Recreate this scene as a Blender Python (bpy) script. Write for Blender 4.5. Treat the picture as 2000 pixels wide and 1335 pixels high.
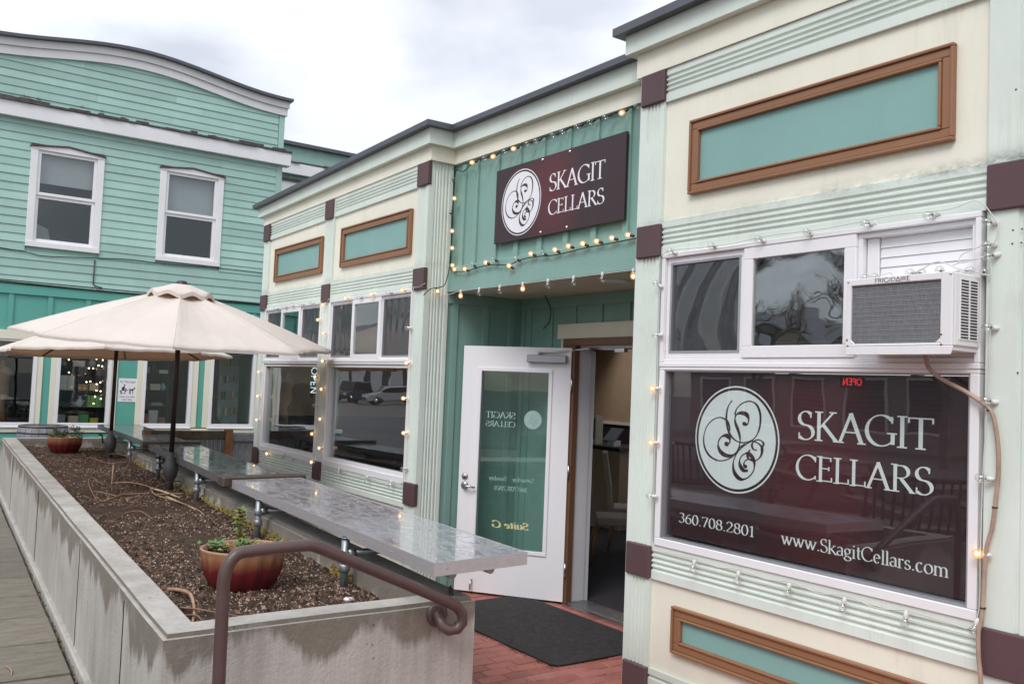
import bpy, bmesh, math, random
from mathutils import Vector, Matrix, noise
random.seed(7)
for o in list(bpy.data.objects): bpy.data.objects.remove(o)
SC = bpy.context.scene
COL = SC.collection
R = math.radians

# ---------------------------------------------------------------- camera, sky, sun, exposure
EYE = Vector((0.0, -3.7, 1.765))
def make_camera():
    yaw, pitch, roll = 0.958018869, 0.0499026008, 0.0404119956
    f = Vector((-math.sin(yaw)*math.cos(pitch), math.cos(yaw)*math.cos(pitch), math.sin(pitch)))
    r = Vector((math.cos(yaw), math.sin(yaw), 0)); u = r.cross(f)
    r2 = math.cos(roll)*r + math.sin(roll)*u; u2 = -math.sin(roll)*r + math.cos(roll)*u
    cd = bpy.data.cameras.new('camera'); cam = bpy.data.objects.new('camera', cd); COL.objects.link(cam)
    m = Matrix((r2, u2, -f)).transposed().to_4x4(); m.translation = EYE
    cam.matrix_world = m
    cd.sensor_width = 36; cd.lens = 1728.3/2000*36; cd.clip_start = .05; cd.clip_end = 900
    SC.camera = cam
make_camera()
SUN_EL, SUN_AZ = R(48), R(150)          # soft sun behind the cloud, over the street
def make_world():
    w = bpy.data.worlds.new('World'); SC.world = w; w.use_nodes = True
    nt = w.node_tree; nt.nodes.clear(); N = nt.nodes.new; L = nt.links.new
    out = N('ShaderNodeOutputWorld'); add = N('ShaderNodeAddShader')
    b1 = N('ShaderNodeBackground'); b2 = N('ShaderNodeBackground')
    sky = N('ShaderNodeTexSky'); sky.sky_type = 'NISHITA'; sky.sun_disc = False
    sky.sun_elevation = SUN_EL; sky.sun_rotation = SUN_AZ
    L(sky.outputs[0], b1.inputs[0]); b1.inputs[1].default_value = .05
    tc = N('ShaderNodeTexCoord'); sx = N('ShaderNodeSeparateXYZ'); L(tc.outputs['Generated'], sx.inputs[0])
    # cloud deck: project the view direction on a layer overhead
    mx = N('ShaderNodeMath'); mx.operation = 'MAXIMUM'; L(sx.outputs[2], mx.inputs[0]); mx.inputs[1].default_value = 0.0
    ad = N('ShaderNodeMath'); ad.operation = 'ADD'; L(mx.outputs[0], ad.inputs[0]); ad.inputs[1].default_value = .22
    dv = N('ShaderNodeVectorMath'); dv.operation = 'DIVIDE'; L(tc.outputs['Generated'], dv.inputs[0])
    cb = N('ShaderNodeCombineXYZ')
    for i in range(3): L(ad.outputs[0], cb.inputs[i])
    L(cb.outputs[0], dv.inputs[1])
    n1 = N('ShaderNodeTexNoise'); L(dv.outputs[0], n1.inputs['Vector']); n1.inputs['Scale'].default_value = 1.7
    n1.inputs['Detail'].default_value = 5; n1.inputs['Roughness'].default_value = .5
    rp = N('ShaderNodeValToRGB'); e = rp.color_ramp.elements
    e[0].position = .40; e[0].color = (.515, .515, .53, 1); e[1].position = .59; e[1].color = (.80, .795, .80, 1)
    L(n1.outputs[0], rp.inputs[0])
    # overcast sky: brighter overhead than at the horizon
    g = N('ShaderNodeMath'); g.operation = 'MULTIPLY_ADD'; L(mx.outputs[0], g.inputs[0]); g.inputs[1].default_value = 1.45; g.inputs[2].default_value = .56
    L(rp.outputs[0], b2.inputs[0]); L(g.outputs[0], b2.inputs[1])
    L(b1.outputs[0], add.inputs[0]); L(b2.outputs[0], add.inputs[1]); L(add.outputs[0], out.inputs[0])
make_world()
def make_sun():
    d = bpy.data.lights.new('sun', 'SUN'); d.energy = 1.5; d.angle = R(24); d.color = (1, .985, .97)
    o = bpy.data.objects.new('sun', d); COL.objects.link(o)
    dirn = Vector((.45, -.75, .95)).normalized()
    o.rotation_euler = dirn.to_track_quat('Z', 'Y').to_euler(); o.location = dirn*30
make_sun()
SC.view_settings.view_transform = 'Standard'; SC.view_settings.look = 'None'
SC.view_settings.gamma = 1; SC.view_settings.exposure = 0.2; SC.view_settings.use_curve_mapping = False
SC.render.engine = 'CYCLES'
SC.cycles.use_denoising = True; SC.cycles.max_bounces = 8; SC.cycles.transparent_max_bounces = 16
SC.cycles.caustics_reflective = False; SC.cycles.caustics_refractive = False

# ---------------------------------------------------------------- materials
MATS = {}
def nmat(name):
    m = bpy.data.materials.new(name); m.use_nodes = True; MATS[name] = m
    nt = m.node_tree
    return m, nt, nt.nodes['Principled BSDF'], nt.nodes['Material Output']
def noise_tex(nt, scale, detail=3, rough=.55, vscale=None, coord='Object'):
    N = nt.nodes.new; L = nt.links.new
    tc = N('ShaderNodeTexCoord'); src = tc.outputs[coord]
    if vscale:
        mp = N('ShaderNodeMapping'); L(src, mp.inputs[0]); mp.inputs['Scale'].default_value = vscale; src = mp.outputs[0]
    n = N('ShaderNodeTexNoise'); L(src, n.inputs['Vector'])
    n.inputs['Scale'].default_value = scale; n.inputs['Detail'].default_value = detail; n.inputs['Roughness'].default_value = rough
    return n
def ramp(nt, src, stops):
    r = nt.nodes.new('ShaderNodeValToRGB'); nt.links.new(src, r.inputs[0])
    el = r.color_ramp.elements
    while len(el) < len(stops): el.new(.5)
    for e, (p, c) in zip(el, stops):
        e.position = p; e.color = (*c, 1) if not isinstance(c, float) else (c, c, c, 1)
    return r
def mixc(nt, fac, a, b, mode='MIX'):
    m = nt.nodes.new('ShaderNodeMix'); m.data_type = 'RGBA'; m.blend_type = mode
    for k, v in ((0, fac), (6, a), (7, b)):
        if hasattr(v, 'is_linked'): nt.links.new(v, m.inputs[k])
        elif isinstance(v, (int, float)): m.inputs[k].default_value = v
        else: m.inputs[k].default_value = (*v, 1)
    return m.outputs[2]
def mathn(nt, op, a, b=None, clamp=False):
    m = nt.nodes.new('ShaderNodeMath'); m.operation = op; m.use_clamp = clamp
    for k, v in ((0, a), (1, b)):
        if v is None: continue
        if hasattr(v, 'is_linked'): nt.links.new(v, m.inputs[k])
        else: m.inputs[k].default_value = v
    return m.outputs[0]
def bump(nt, b, src, strength, dist=.004, prev=None):
    n = nt.nodes.new('ShaderNodeBump'); n.inputs['Strength'].default_value = strength; n.inputs['Distance'].default_value = dist
    nt.links.new(src, n.inputs['Height'])
    if prev is not None: nt.links.new(prev, n.inputs['Normal'])
    if b is not None: nt.links.new(n.outputs[0], b.inputs['Normal'])
    return n.outputs[0]
def mul(c, k): return tuple(min(1, x*k) for x in c)

def paint(name, c, rough=.55, var=.06, grain=(60, 60, 60), gs=.25, dirt=0.0, dirtc=(.12, .12, .09), spec=.35, streak=None, mildew=False):
    """painted timber / board: slight unevenness, fine grain, optional grime"""
    m, nt, b, o = nmat(name)
    n = noise_tex(nt, 2.2, 5, .6)
    col = ramp(nt, n.outputs[0], [(.3, mul(c, 1-var)), (.7, mul(c, 1+var))]).outputs[0]
    if dirt:
        n2 = noise_tex(nt, 1.6, 8, .72, (1.0, 1.0, .45))
        f = ramp(nt, n2.outputs[0], [(.52, 0.0), (.78, 1.0)]).outputs[0]
        col = mixc(nt, mathn(nt, 'MULTIPLY', f, dirt), col, dirtc)
    if streak:
        n4 = noise_tex(nt, 7, 5, .7, (1, 1, .08))
        f = ramp(nt, n4.outputs[0], [(.5, 0.0), (.85, 1.0)]).outputs[0]
        col = mixc(nt, mathn(nt, 'MULTIPLY', f, streak), col, dirtc)
    if mildew:      # black mildew where rain sits on the head of the band over the right-hand window
        ge = nt.nodes.new('ShaderNodeNewGeometry'); sp = nt.nodes.new('ShaderNodeSeparateXYZ'); nt.links.new(ge.outputs['Position'], sp.inputs[0])
        dz = mathn(nt, 'SUBTRACT', 1.0, mathn(nt, 'DIVIDE', mathn(nt, 'ABSOLUTE', mathn(nt, 'SUBTRACT', sp.outputs[2], 2.772)), .075), True)
        dx = mathn(nt, 'ADD', .30, mathn(nt, 'MULTIPLY', mathn(nt, 'ADD', sp.outputs[0], 3.3), .55, True), True)
        n5 = noise_tex(nt, 1, 8, .78, (16, 16, 30)); n6 = noise_tex(nt, 2.1, 3, .6)
        f = mathn(nt, 'MULTIPLY', mathn(nt, 'POWER', dz, 2.2), ramp(nt, mathn(nt, 'ADD', mathn(nt, 'MULTIPLY', n5.outputs[0], .6), mathn(nt, 'MULTIPLY', n6.outputs[0], .4)), [(.42, 0.0), (.62, 1.0)]).outputs[0])
        col = mixc(nt, mathn(nt, 'MULTIPLY', f, dx), col, (.085, .085, .07))
        # splash-back dirt near the ground, faint run-off marks elsewhere
        bz = mathn(nt, 'SUBTRACT', 1.0, mathn(nt, 'DIVIDE', sp.outputs[2], .45), True)
        col = mixc(nt, mathn(nt, 'MULTIPLY', mathn(nt, 'MULTIPLY', bz, n6.outputs[0]), .8), col, (.25, .235, .18))
        n7 = noise_tex(nt, 1, 7, .75, (30, 30, 2.2))
        col = mixc(nt, ramp(nt, mathn(nt, 'ADD', mathn(nt, 'MULTIPLY', n7.outputs[0], .5), mathn(nt, 'MULTIPLY', n6.outputs[0], .5)), [(.55, 0.0), (.72, .34)]).outputs[0], col, (.40, .40, .32))
    nt.links.new(col, b.inputs['Base Color'])
    n3 = noise_tex(nt, 1.0, 6, .65, grain)
    bump(nt, b, n3.outputs[0], gs, .003)
    b.inputs['Roughness'].default_value = rough; b.inputs['Specular IOR Level'].default_value = spec
    return m

def plain(name, c, rough=.5, metal=0.0, var=.05, scale=8, bs=.0, bscale=80, spec=.5):
    m, nt, b, o = nmat(name)
    n = noise_tex(nt, scale, 4, .6)
    nt.links.new(ramp(nt, n.outputs[0], [(.3, mul(c, 1-var)), (.7, mul(c, 1+var))]).outputs[0], b.inputs['Base Color'])
    b.inputs['Roughness'].default_value = rough; b.inputs['Metallic'].default_value = metal
    b.inputs['Specular IOR Level'].default_value = spec
    if bs: bump(nt, b, noise_tex(nt, bscale, 4, .6).outputs[0], bs, .003)
    return m

M_mint = paint('mint_paint', (.675, .745, .685), .6, .055, (26, 40, 16), .32, .22, (.36, .39, .31), streak=.13, mildew=True)
M_cream = paint('cream_paint', (.80, .785, .668), .64, .04, (34, 34, 12), .38, .16, (.47, .45, .37), streak=.16, mildew=True)
M_teal = paint('teal_board', (.232, .385, .342), .55, .07, (9, 9, 90), .5, .15, (.10, .22, .19))
M_accent = paint('teal_panel', (.230, .405, .378), .45, .04, (70, 70, 70), .22, .12, (.09, .22, .20))
M_deepteal = paint('deep_teal_board', (.115, .375, .318), .5, .05, (9, 9, 60), .3, .08, (.05, .24, .2))
M_clap = paint('aqua_clapboard', (.345, .522, .472), .5, .06, (30, 3, 30), .35, .2, (.17, .34, .28), streak=.10)
M_block = paint('plum_brown_block', (.098, .056, .062), .5, .08, (25, 25, 60), .3)
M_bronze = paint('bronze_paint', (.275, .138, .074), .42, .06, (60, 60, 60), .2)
M_bronzeshade = paint('bronze_paint_shaded', (.165, .080, .046), .42, .06, (60, 60, 60), .2)  # bronze darkened: the recess shade is put into the door frame's colour
M_white = paint('white_vinyl', (.80, .79, .808), .32, .025, (30, 30, 30), .06, .10, (.5, .47, .42), spec=.5)
M_whitew = paint('white_painted_wood', (.77, .765, .78), .45, .04, (50, 50, 9), .25, .16, (.45, .42, .38))
M_creamtrim = paint('cream_trim', (.76, .73, .60), .5, .04, (50, 50, 9), .25, .10, (.4, .37, .28))
M_cap = plain('slate_metal_flashing', (.10, .105, .125), .4, .35, .1, 5)
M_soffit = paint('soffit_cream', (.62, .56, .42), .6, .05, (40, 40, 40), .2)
M_black = plain('black_plastic', (.012, .012, .013), .45)
M_darkmetal = plain('dark_bronze_metal', (.045, .032, .03), .38, .3, .1, 10)
M_band = plain('dull_zinc_edge', (.56, .54, .56), .38, .55, .06, 30)
M_steel = plain('brushed_steel', (.55, .54, .55), .28, 1.0, .06, 30)
M_galv = plain('galvanized_pipe', (.30, .33, .35), .42, .75, .25, 18, .15, 60)
M_greymetal = plain('grey_enamel_metal', (.36, .36, .39), .4, .3, .04)
M_doorwhite = paint('white_door_enamel', (.80, .788, .812), .3, .02, (20, 20, 20), .06, .06, (.5, .47, .42), spec=.5)
M_jamb = paint('jamb_white', (.72, .71, .74), .4, .04, (30, 30, 30), .1, .12, (.4, .38, .35))
M_maroon = plain('maroon_print', (.04, .016, .02), .42)
M_print = plain('white_vinyl_print', (.76, .86, .84), .5, 0, .02)
M_printwhite = plain('white_sign_print', (.82, .81, .85), .5, 0, .02)
M_printdark = plain('dark_print', (.035, .025, .03), .5, 0, .02)
M_yellowprint = plain('pale_gold_print', (.62, .60, .30), .5, 0, .02)
M_greyprint = plain('pale_frost_print', (.33, .47, .44), .5, 0, .02)
M_mat = plain('black_rubber_mat', (.026, .023, .023), .9, 0, .5, 30, 1.0, 300)
M_wood = plain('weathered_wood', (.16, .125, .10), .75, 0, .3, 6, .5, 60)
M_wetwood = plain('wet_dark_wood', (.075, .055, .04), .45, 0, .35, 12, .5, 60)
M_orangewood = plain('stained_cedar', (.26, .12, .05), .6, 0, .25, 9, .4, 60)
M_greywood = plain('silver_grey_wood', (.24, .24, .27), .8, 0, .25, 8, .5, 70)
M_corr = plain('corrugated_steel', (.33, .34, .37), .4, .7, .15, 6)
M_straw = plain('dry_twig', (.36, .22, .135), .8, 0, .3, 20)
M_twig = plain('red_brown_twig', (.24, .115, .085), .75, 0, .35, 20)
M_palestraw = plain('pale_straw', (.55, .42, .24), .8, 0, .2, 20)
M_leaf = plain('green_leaf', (.075, .17, .045), .55, 0, .45, 40)
M_leafy = plain('yellow_green_leaf', (.22, .25, .05), .6, 0, .35, 40)
M_leafr = plain('rusty_leaf', (.22, .09, .05), .6, 0, .35, 40)
M_cordw = plain('white_cord', (.62, .62, .60), .5)
M_cordg = plain('dark_green_cord', (.015, .035, .028), .5)
M_sockw = plain('white_socket', (.66, .65, .62), .45)
M_sockd = plain('dark_socket', (.03, .028, .028), .45)
M_roomwall = plain('tan_room_wall', (.44, .31, .20), .7, 0, .05)
M_roomdark = plain('dark_wainscot', (.028, .022, .028), .6, 0, .05)
M_carpet = plain('dark_carpet', (.022, .018, .024), .95, 0, .3, 60, .6, 300)
M_chair = plain('oatmeal_upholstery', (.44, .36, .30), .85, 0, .08, 40, .4, 300)
M_legwood = plain('tan_chair_leg', (.34, .17, .075), .5, 0, .15, 20)
M_hose = plain('stained_vinyl_hose', (.38, .265, .205), .35, 0, .3, 9)
M_rust = plain('rust', (.3, .12, .04), .8)
M_asphalt = plain('asphalt', (.085, .083, .085), .9, 0, .25, 3, .5, 60)
M_redled = None

def per_object(m, amt):
    nt = m.node_tree; b = nt.nodes['Principled BSDF']; src = b.inputs['Base Color'].links[0].from_socket
    oi = nt.nodes.new('ShaderNodeObjectInfo'); v = mathn(nt, 'ADD', 1-amt/2, mathn(nt, 'MULTIPLY', oi.outputs['Random'], amt))
    cb = nt.nodes.new('ShaderNodeCombineColor')
    for i in range(3): nt.links.new(v, cb.inputs[i])
    nt.links.new(mixc(nt, 1.0, src, cb.outputs[0], 'MULTIPLY'), b.inputs['Base Color'])
per_object(M_clap, .19); per_object(M_greywood, .3); per_object(M_wood, .2)
def emis(name, c, s):
    m, nt, b, o = nmat(name)
    b.inputs['Base Color'].default_value = (*c, 1); b.inputs['Emission Color'].default_value = (*c, 1); b.inputs['Emission Strength'].default_value = s
    return m
M_fil = emis('lit_filament', (1.0, .62, .30), 16.0)
M_fairy = emis('warm_fairy_light', (1.0, .66, .25), 9.0)
M_redled = emis('red_led', (1.0, .03, .05), 5.0)
M_neon = emis('white_neon', (.85, .95, 1.0), 1.3)

def glass(name, tint=(.92, .95, .945), f0=.075, wav=0.0, wscale=3.0, wv=None):
    """clear pane: Schlick reflection over a faintly tinted see-through"""
    m, nt, b, o = nmat(name); nt.nodes.remove(b); N = nt.nodes.new; L = nt.links.new
    t = N('ShaderNodeBsdfTransparent'); t.inputs[0].default_value = (*tint, 1)
    g = N('ShaderNodeBsdfGlossy'); g.inputs['Roughness'].default_value = .0; g.inputs[0].default_value = (.97, .98, 1, 1)
    ge = N('ShaderNodeNewGeometry'); d = N('ShaderNodeVectorMath'); d.operation = 'DOT_PRODUCT'
    L(ge.outputs['Normal'], d.inputs[0]); L(ge.outputs['Incoming'], d.inputs[1])
    c = mathn(nt, 'SUBTRACT', 1.0, mathn(nt, 'ABSOLUTE', d.outputs['Value']), True)
    f = mathn(nt, 'ADD', f0, mathn(nt, 'MULTIPLY', mathn(nt, 'POWER', c, 3.3), 1-f0), True)
    mx = N('ShaderNodeMixShader')
    if wav:
        if wv:          # bowed double glazing: curved streaks
            tc = N('ShaderNodeTexCoord'); n = N('ShaderNodeTexWave'); n.wave_type = 'RINGS'; n.rings_direction = 'SPHERICAL'
            mp = N('ShaderNodeMapping'); L(tc.outputs['Object'], mp.inputs[0]); mp.inputs['Location'].default_value = (-2.45, 0, -2.05)
            L(mp.outputs[0], n.inputs['Vector']); n.inputs['Scale'].default_value = wscale; n.inputs['Distortion'].default_value = 5.5; n.inputs['Detail'].default_value = 1.5; n.inputs['Detail Scale'].default_value = .8
        else: n = noise_tex(nt, wscale, 2, .5)
        L(bump(nt, None, n.outputs[0], wav, .02), g.inputs['Normal'])
    L(f, mx.inputs[0]); L(t.outputs[0], mx.inputs[1]); L(g.outputs[0], mx.inputs[2]); L(mx.outputs[0], o.inputs[0])
    return m
M_glass = glass('window_glass', f0=.06, wav=.07, wscale=1.6)
M_glassdoor = glass('door_glass', (.93, .965, .955), .045, .04, 1.5)
M_glasswavy = glass('wavy_double_glass', (.88, .92, .92), .18, .22, 2.6, True)
M_clearglass = glass('clear_shop_glass', (.985, .99, .99), .05, .07, 1.6)
M_bulbglass = glass('bulb_glass', (.93, .93, .91), .11)
def glow_globe():
    """thin lit globe: filament light scattered in the glass"""
    m, nt, b, o = nmat('glowing_bulb_glass'); nt.nodes.remove(b); N = nt.nodes.new; L = nt.links.new
    t = N('ShaderNodeBsdfTransparent'); t.inputs[0].default_value = (1, .93, .8, 1)
    e = N('ShaderNodeEmission'); e.inputs[0].default_value = (1, .60, .30, 1); e.inputs[1].default_value = .95
    mx = N('ShaderNodeMixShader'); mx.inputs[0].default_value = .5
    L(t.outputs[0], mx.inputs[1]); L(e.outputs[0], mx.inputs[2]); L(mx.outputs[0], o.inputs[0])
    return m
M_glow = glow_globe()
def screen_mat():
    m, nt, b, o = nmat('insect_screen'); N = nt.nodes.new; L = nt.links.new
    t = N('ShaderNodeBsdfTransparent'); mx = N('ShaderNodeMixShader'); mx.inputs[0].default_value = .48
    b.inputs['Base Color'].default_value = (.055, .055, .062, 1); b.inputs['Roughness'].default_value = .7
    L(t.outputs[0], mx.inputs[1]); L(b.outputs[0], mx.inputs[2]); L(mx.outputs[0], o.inputs[0])
    return m
M_screen = screen_mat()

def concrete():
    m, nt, b, o = nmat('board_formed_concrete'); N = nt.nodes.new; L = nt.links.new
    n = noise_tex(nt, 3, 8, .65); n2 = noise_tex(nt, 1, 6, .7, (14, 14, .9))
    col = ramp(nt, n.outputs[0], [(.3, (.33, .305, .275)), (.7, (.50, .475, .44))]).outputs[0]
    col = mixc(nt, .55, col, ramp(nt, n2.outputs[0], [(.3, (.33, .30, .27)), (.68, (.56, .53, .495))]).outputs[0])
    ge = N('ShaderNodeNewGeometry'); sp = N('ShaderNodeSeparateXYZ'); L(ge.outputs['Position'], sp.inputs[0])
    sn = N('ShaderNodeSeparateXYZ'); L(ge.outputs['True Normal'], sn.inputs[0])
    # damp band below the coping, ragged lower edge, running down in drips
    dn = noise_tex(nt, 1, 6, .62, (3.6, 3.6, .3)); dl = noise_tex(nt, .9, 3, .5)
    drop = mathn(nt, 'MULTIPLY', mathn(nt, 'MULTIPLY', mathn(nt, 'SUBTRACT', dn.outputs[0], .31), .95), mathn(nt, 'ADD', .25, dl.outputs[0]))
    lim = mathn(nt, 'SUBTRACT', .765, drop)
    damp = mathn(nt, 'MULTIPLY', mathn(nt, 'SUBTRACT', sp.outputs[2], lim), 20, True)
    rg = noise_tex(nt, 6, 7, .72)
    damp = mathn(nt, 'MULTIPLY', damp, ramp(nt, rg.outputs[0], [(.25, .6), (.5, 1.0)]).outputs[0])
    side = mathn(nt, 'SUBTRACT', 1.0, mathn(nt, 'MULTIPLY', mathn(nt, 'ABSOLUTE', sn.outputs[2]), 1.6, True), True)
    damp = mathn(nt, 'MULTIPLY', damp, side)
    col = mixc(nt, mathn(nt, 'MULTIPLY', damp, .92), col, (.185, .158, .125))
    bl = noise_tex(nt, 1.1, 5, .65)
    col = mixc(nt, mathn(nt, 'MULTIPLY', ramp(nt, bl.outputs[0], [(.45, 0.0), (.7, 1.0)]).outputs[0], .4), col, (.25, .225, .19))
    # lichen-grey top and mossy inner corners
    tn = noise_tex(nt, 4, 8, .75)
    top = mathn(nt, 'MULTIPLY', mathn(nt, 'SUBTRACT', sn.outputs[2], .6), 3, True)
    col = mixc(nt, mathn(nt, 'MULTIPLY', top, .8), col, ramp(nt, tn.outputs[0], [(.3, (.27, .255, .225)), (.72, (.52, .50, .465))]).outputs[0])
    # pits
    v = N('ShaderNodeTexVoronoi'); v.inputs['Scale'].default_value = 22; tc = N('ShaderNodeTexCoord'); L(tc.outputs['Object'], v.inputs[0])
    pit = mathn(nt, 'LESS_THAN', v.outputs['Distance'], .13)
    keep = mathn(nt, 'GREATER_THAN', noise_tex(nt, 4.1, 2).outputs[0], .56)
    pit = mathn(nt, 'MULTIPLY', pit, keep)
    col = mixc(nt, mathn(nt, 'MULTIPLY', pit, .75), col, (.12, .105, .09))
    L(col, b.inputs['Base Color']); b.inputs['Roughness'].default_value = .85; b.inputs['Specular IOR Level'].default_value = .3
    h = mathn(nt, 'ADD', noise_tex(nt, 55, 6, .7).outputs[0], mathn(nt, 'MULTIPLY', pit, -2.0))
    h = mathn(nt, 'ADD', h, mathn(nt, 'MULTIPLY', n2.outputs[0], .6))
    bump(nt, b, h, .8, .007)
    return m
M_conc = concrete()

def paver_mat():
    m, nt, b, o = nmat('grained_concrete_slab'); N = nt.nodes.new; L = nt.links.new
    oi = N('ShaderNodeObjectInfo')
    n2 = noise_tex(nt, 1, 7, .68, (22, 3.2, 10)); n = noise_tex(nt, 7, 8, .75)
    col = ramp(nt, n2.outputs[0], [(.3, (.115, .099, .076)), (.7, (.25, .22, .178))]).outputs[0]
    col = mixc(nt, mathn(nt, 'MULTIPLY', ramp(nt, n.outputs[0], [(.42, 0.0), (.66, 1.0)]).outputs[0], .6), col, (.10, .094, .07))
    br = mathn(nt, 'ADD', .86, mathn(nt, 'MULTIPLY', oi.outputs['Random'], .26))
    cb = N('ShaderNodeCombineColor')
    for i in range(3): L(br, cb.inputs[i])
    col = mixc(nt, 1.0, col, cb.outputs[0], 'MULTIPLY')
    L(col, b.inputs['Base Color']); b.inputs['Roughness'].default_value = .7
    h = mathn(nt, 'ADD', n2.outputs[0], mathn(nt, 'MULTIPLY', noise_tex(nt, 90, 5).outputs[0], .5))
    bump(nt, b, h, .9, .009)
    return m
M_paver = paver_mat()

def brick_mat():
    m, nt, b, o = nmat('clay_paver'); N = nt.nodes.new; L = nt.links.new
    oi = N('ShaderNodeObjectInfo'); n = noise_tex(nt, 20, 5, .65, None, 'Object')
    g = N('ShaderNodeTexCoord')
    c1 = ramp(nt, oi.outputs['Random'], [(0.0, (.32, .105, .084)), (.35, (.43, .155, .12)), (.7, (.38, .145, .122)), (1.0, (.47, .20, .16))]).outputs[0]
    geo = N('ShaderNodeNewGeometry'); nn = N('ShaderNodeTexNoise'); L(geo.outputs['Position'], nn.inputs['Vector']); nn.inputs['Scale'].default_value = 3.2; nn.inputs['Detail'].default_value = 7; nn.inputs['Roughness'].default_value = .7
    col = mixc(nt, mathn(nt, 'MULTIPLY', ramp(nt, nn.outputs[0], [(.45, 0.0), (.8, 1.0)]).outputs[0], .6), c1, (.13, .06, .05))
    L(col, b.inputs['Base Color']); b.inputs['Roughness'].default_value = .6
    bump(nt, b, n.outputs[0], .5, .003)
    return m
M_brick = brick_mat()
M_mortar = plain('sandy_joint', (.33, .235, .19), .9, 0, .3, 9, .5, 120)

def soil_mat():
    m, nt, b, o = nmat('dark_potting_soil'); N = nt.nodes.new; L = nt.links.new
    n = noise_tex(nt, 9, 8, .75)
    col = ramp(nt, n.outputs[0], [(.28, (.030, .020, .014)), (.5, (.072, .046, .032)), (.75, (.15, .098, .066))]).outputs[0]
    L(col, b.inputs['Base Color']); b.inputs['Roughness'].default_value = .9; b.inputs['Specular IOR Level'].default_value = .25
    bump(nt, b, noise_tex(nt, 60, 7, .8).outputs[0], 1.0, .02)
    return m
M_soil = soil_mat()
M_chipa = plain('pale_perlite', (.40, .31, .235), .85, 0, .25, 60)
M_chipb = plain('bark_chip', (.155, .092, .062), .85, 0, .35, 60)
M_moss = plain('ochre_moss', (.22, .165, .035), .95, 0, .4, 30, .8, 150)
M_gap = plain('dark_gap_dirt', (.02, .018, .014), .95, 0, .4, 20)

def wet_metal(name, base, metal):
    """sheet-steel top with rain lying on it: thin pools with rounded edges"""
    m, nt, b, o = nmat(name); N = nt.nodes.new; L = nt.links.new
    a = noise_tex(nt, 1, 4, .6, (8, 22, 8)); a.inputs['Distortion'].default_value = .8
    pool = ramp(nt, a.outputs[0], [(.490, 0.0), (.505, 1.0)]).outputs[0]
    c = noise_tex(nt, 1, 3, .6, (30, 60, 30))
    drops = ramp(nt, c.outputs[0], [(.60, 0.0), (.65, .6)]).outputs[0]
    h = mathn(nt, 'MAXIMUM', pool, drops)
    b.inputs['Base Color'].default_value = (*base, 1); b.inputs['Metallic'].default_value = metal
    L(ramp(nt, h, [(0.0, .26), (1.0, .10)]).outputs[0], b.inputs['Roughness'])
    b.inputs['Coat Weight'].default_value = .5; b.inputs['Coat Roughness'].default_value = .03
    nn = bump(nt, b, h, 1.0, .006); L(nn, b.inputs['Coat Normal'])
    return m
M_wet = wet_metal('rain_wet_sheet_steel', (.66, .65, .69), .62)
M_wetdark = wet_metal('rain_wet_dark_zinc', (.30, .32, .325), .85)  # darker base colour for the middle and farthest tabletops
M_banddark = plain('dark_zinc_edge', (.20, .195, .20), .4, .6, .1, 20)  # darker edge band for the same two tables

def fabric():
    m, nt, b, o = nmat('ecru_parasol_cloth'); N = nt.nodes.new; L = nt.links.new
    n = noise_tex(nt, 2, 5, .6)
    L(ramp(nt, n.outputs[0], [(.3, (.72, .675, .625)), (.7, (.78, .735, .685))]).outputs[0], b.inputs['Base Color'])
    b.inputs['Roughness'].default_value = .9; b.inputs['Specular IOR Level'].default_value = .15
    tr = N('ShaderNodeBsdfTranslucent'); tr.inputs[0].default_value = (.86, .55, .33, 1)
    mx = N('ShaderNodeMixShader'); mx.inputs[0].default_value = .27
    L(b.outputs[0], mx.inputs[1]); L(tr.outputs[0], mx.inputs[2]); L(mx.outputs[0], o.inputs[0])
    f = noise_tex(nt, 1, 3, .5, (10, 10, 10)); f2 = noise_tex(nt, 240, 2)
    bump(nt, b, mathn(nt, 'ADD', f.outputs[0], mathn(nt, 'MULTIPLY', f2.outputs[0], .05)), .35, .02)
    return m
M_fabric = fabric()

def pot_mat():
    m, nt, b, o = nmat('flambe_glaze'); N = nt.nodes.new; L = nt.links.new
    tc = N('ShaderNodeTexCoord'); sp = N('ShaderNodeSeparateXYZ'); L(tc.outputs['Object'], sp.inputs[0])
    n = noise_tex(nt, 1, 4, .6, (26, 26, 5))
    hgt = mathn(nt, 'ADD', mathn(nt, 'DIVIDE', sp.outputs[2], .24), mathn(nt, 'MULTIPLY', mathn(nt, 'SUBTRACT', n.outputs[0], .5), .28))
    col = ramp(nt, hgt, [(.0, (.10, .011, .013)), (.50, (.13, .014, .017)), (.68, (.25, .095, .048)), (.85, (.345, .185, .105)), (1.0, (.33, .18, .11))]).outputs[0]
    L(col, b.inputs['Base Color']); b.inputs['Roughness'].default_value = .3
    return m
M_pot = pot_mat()

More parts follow.
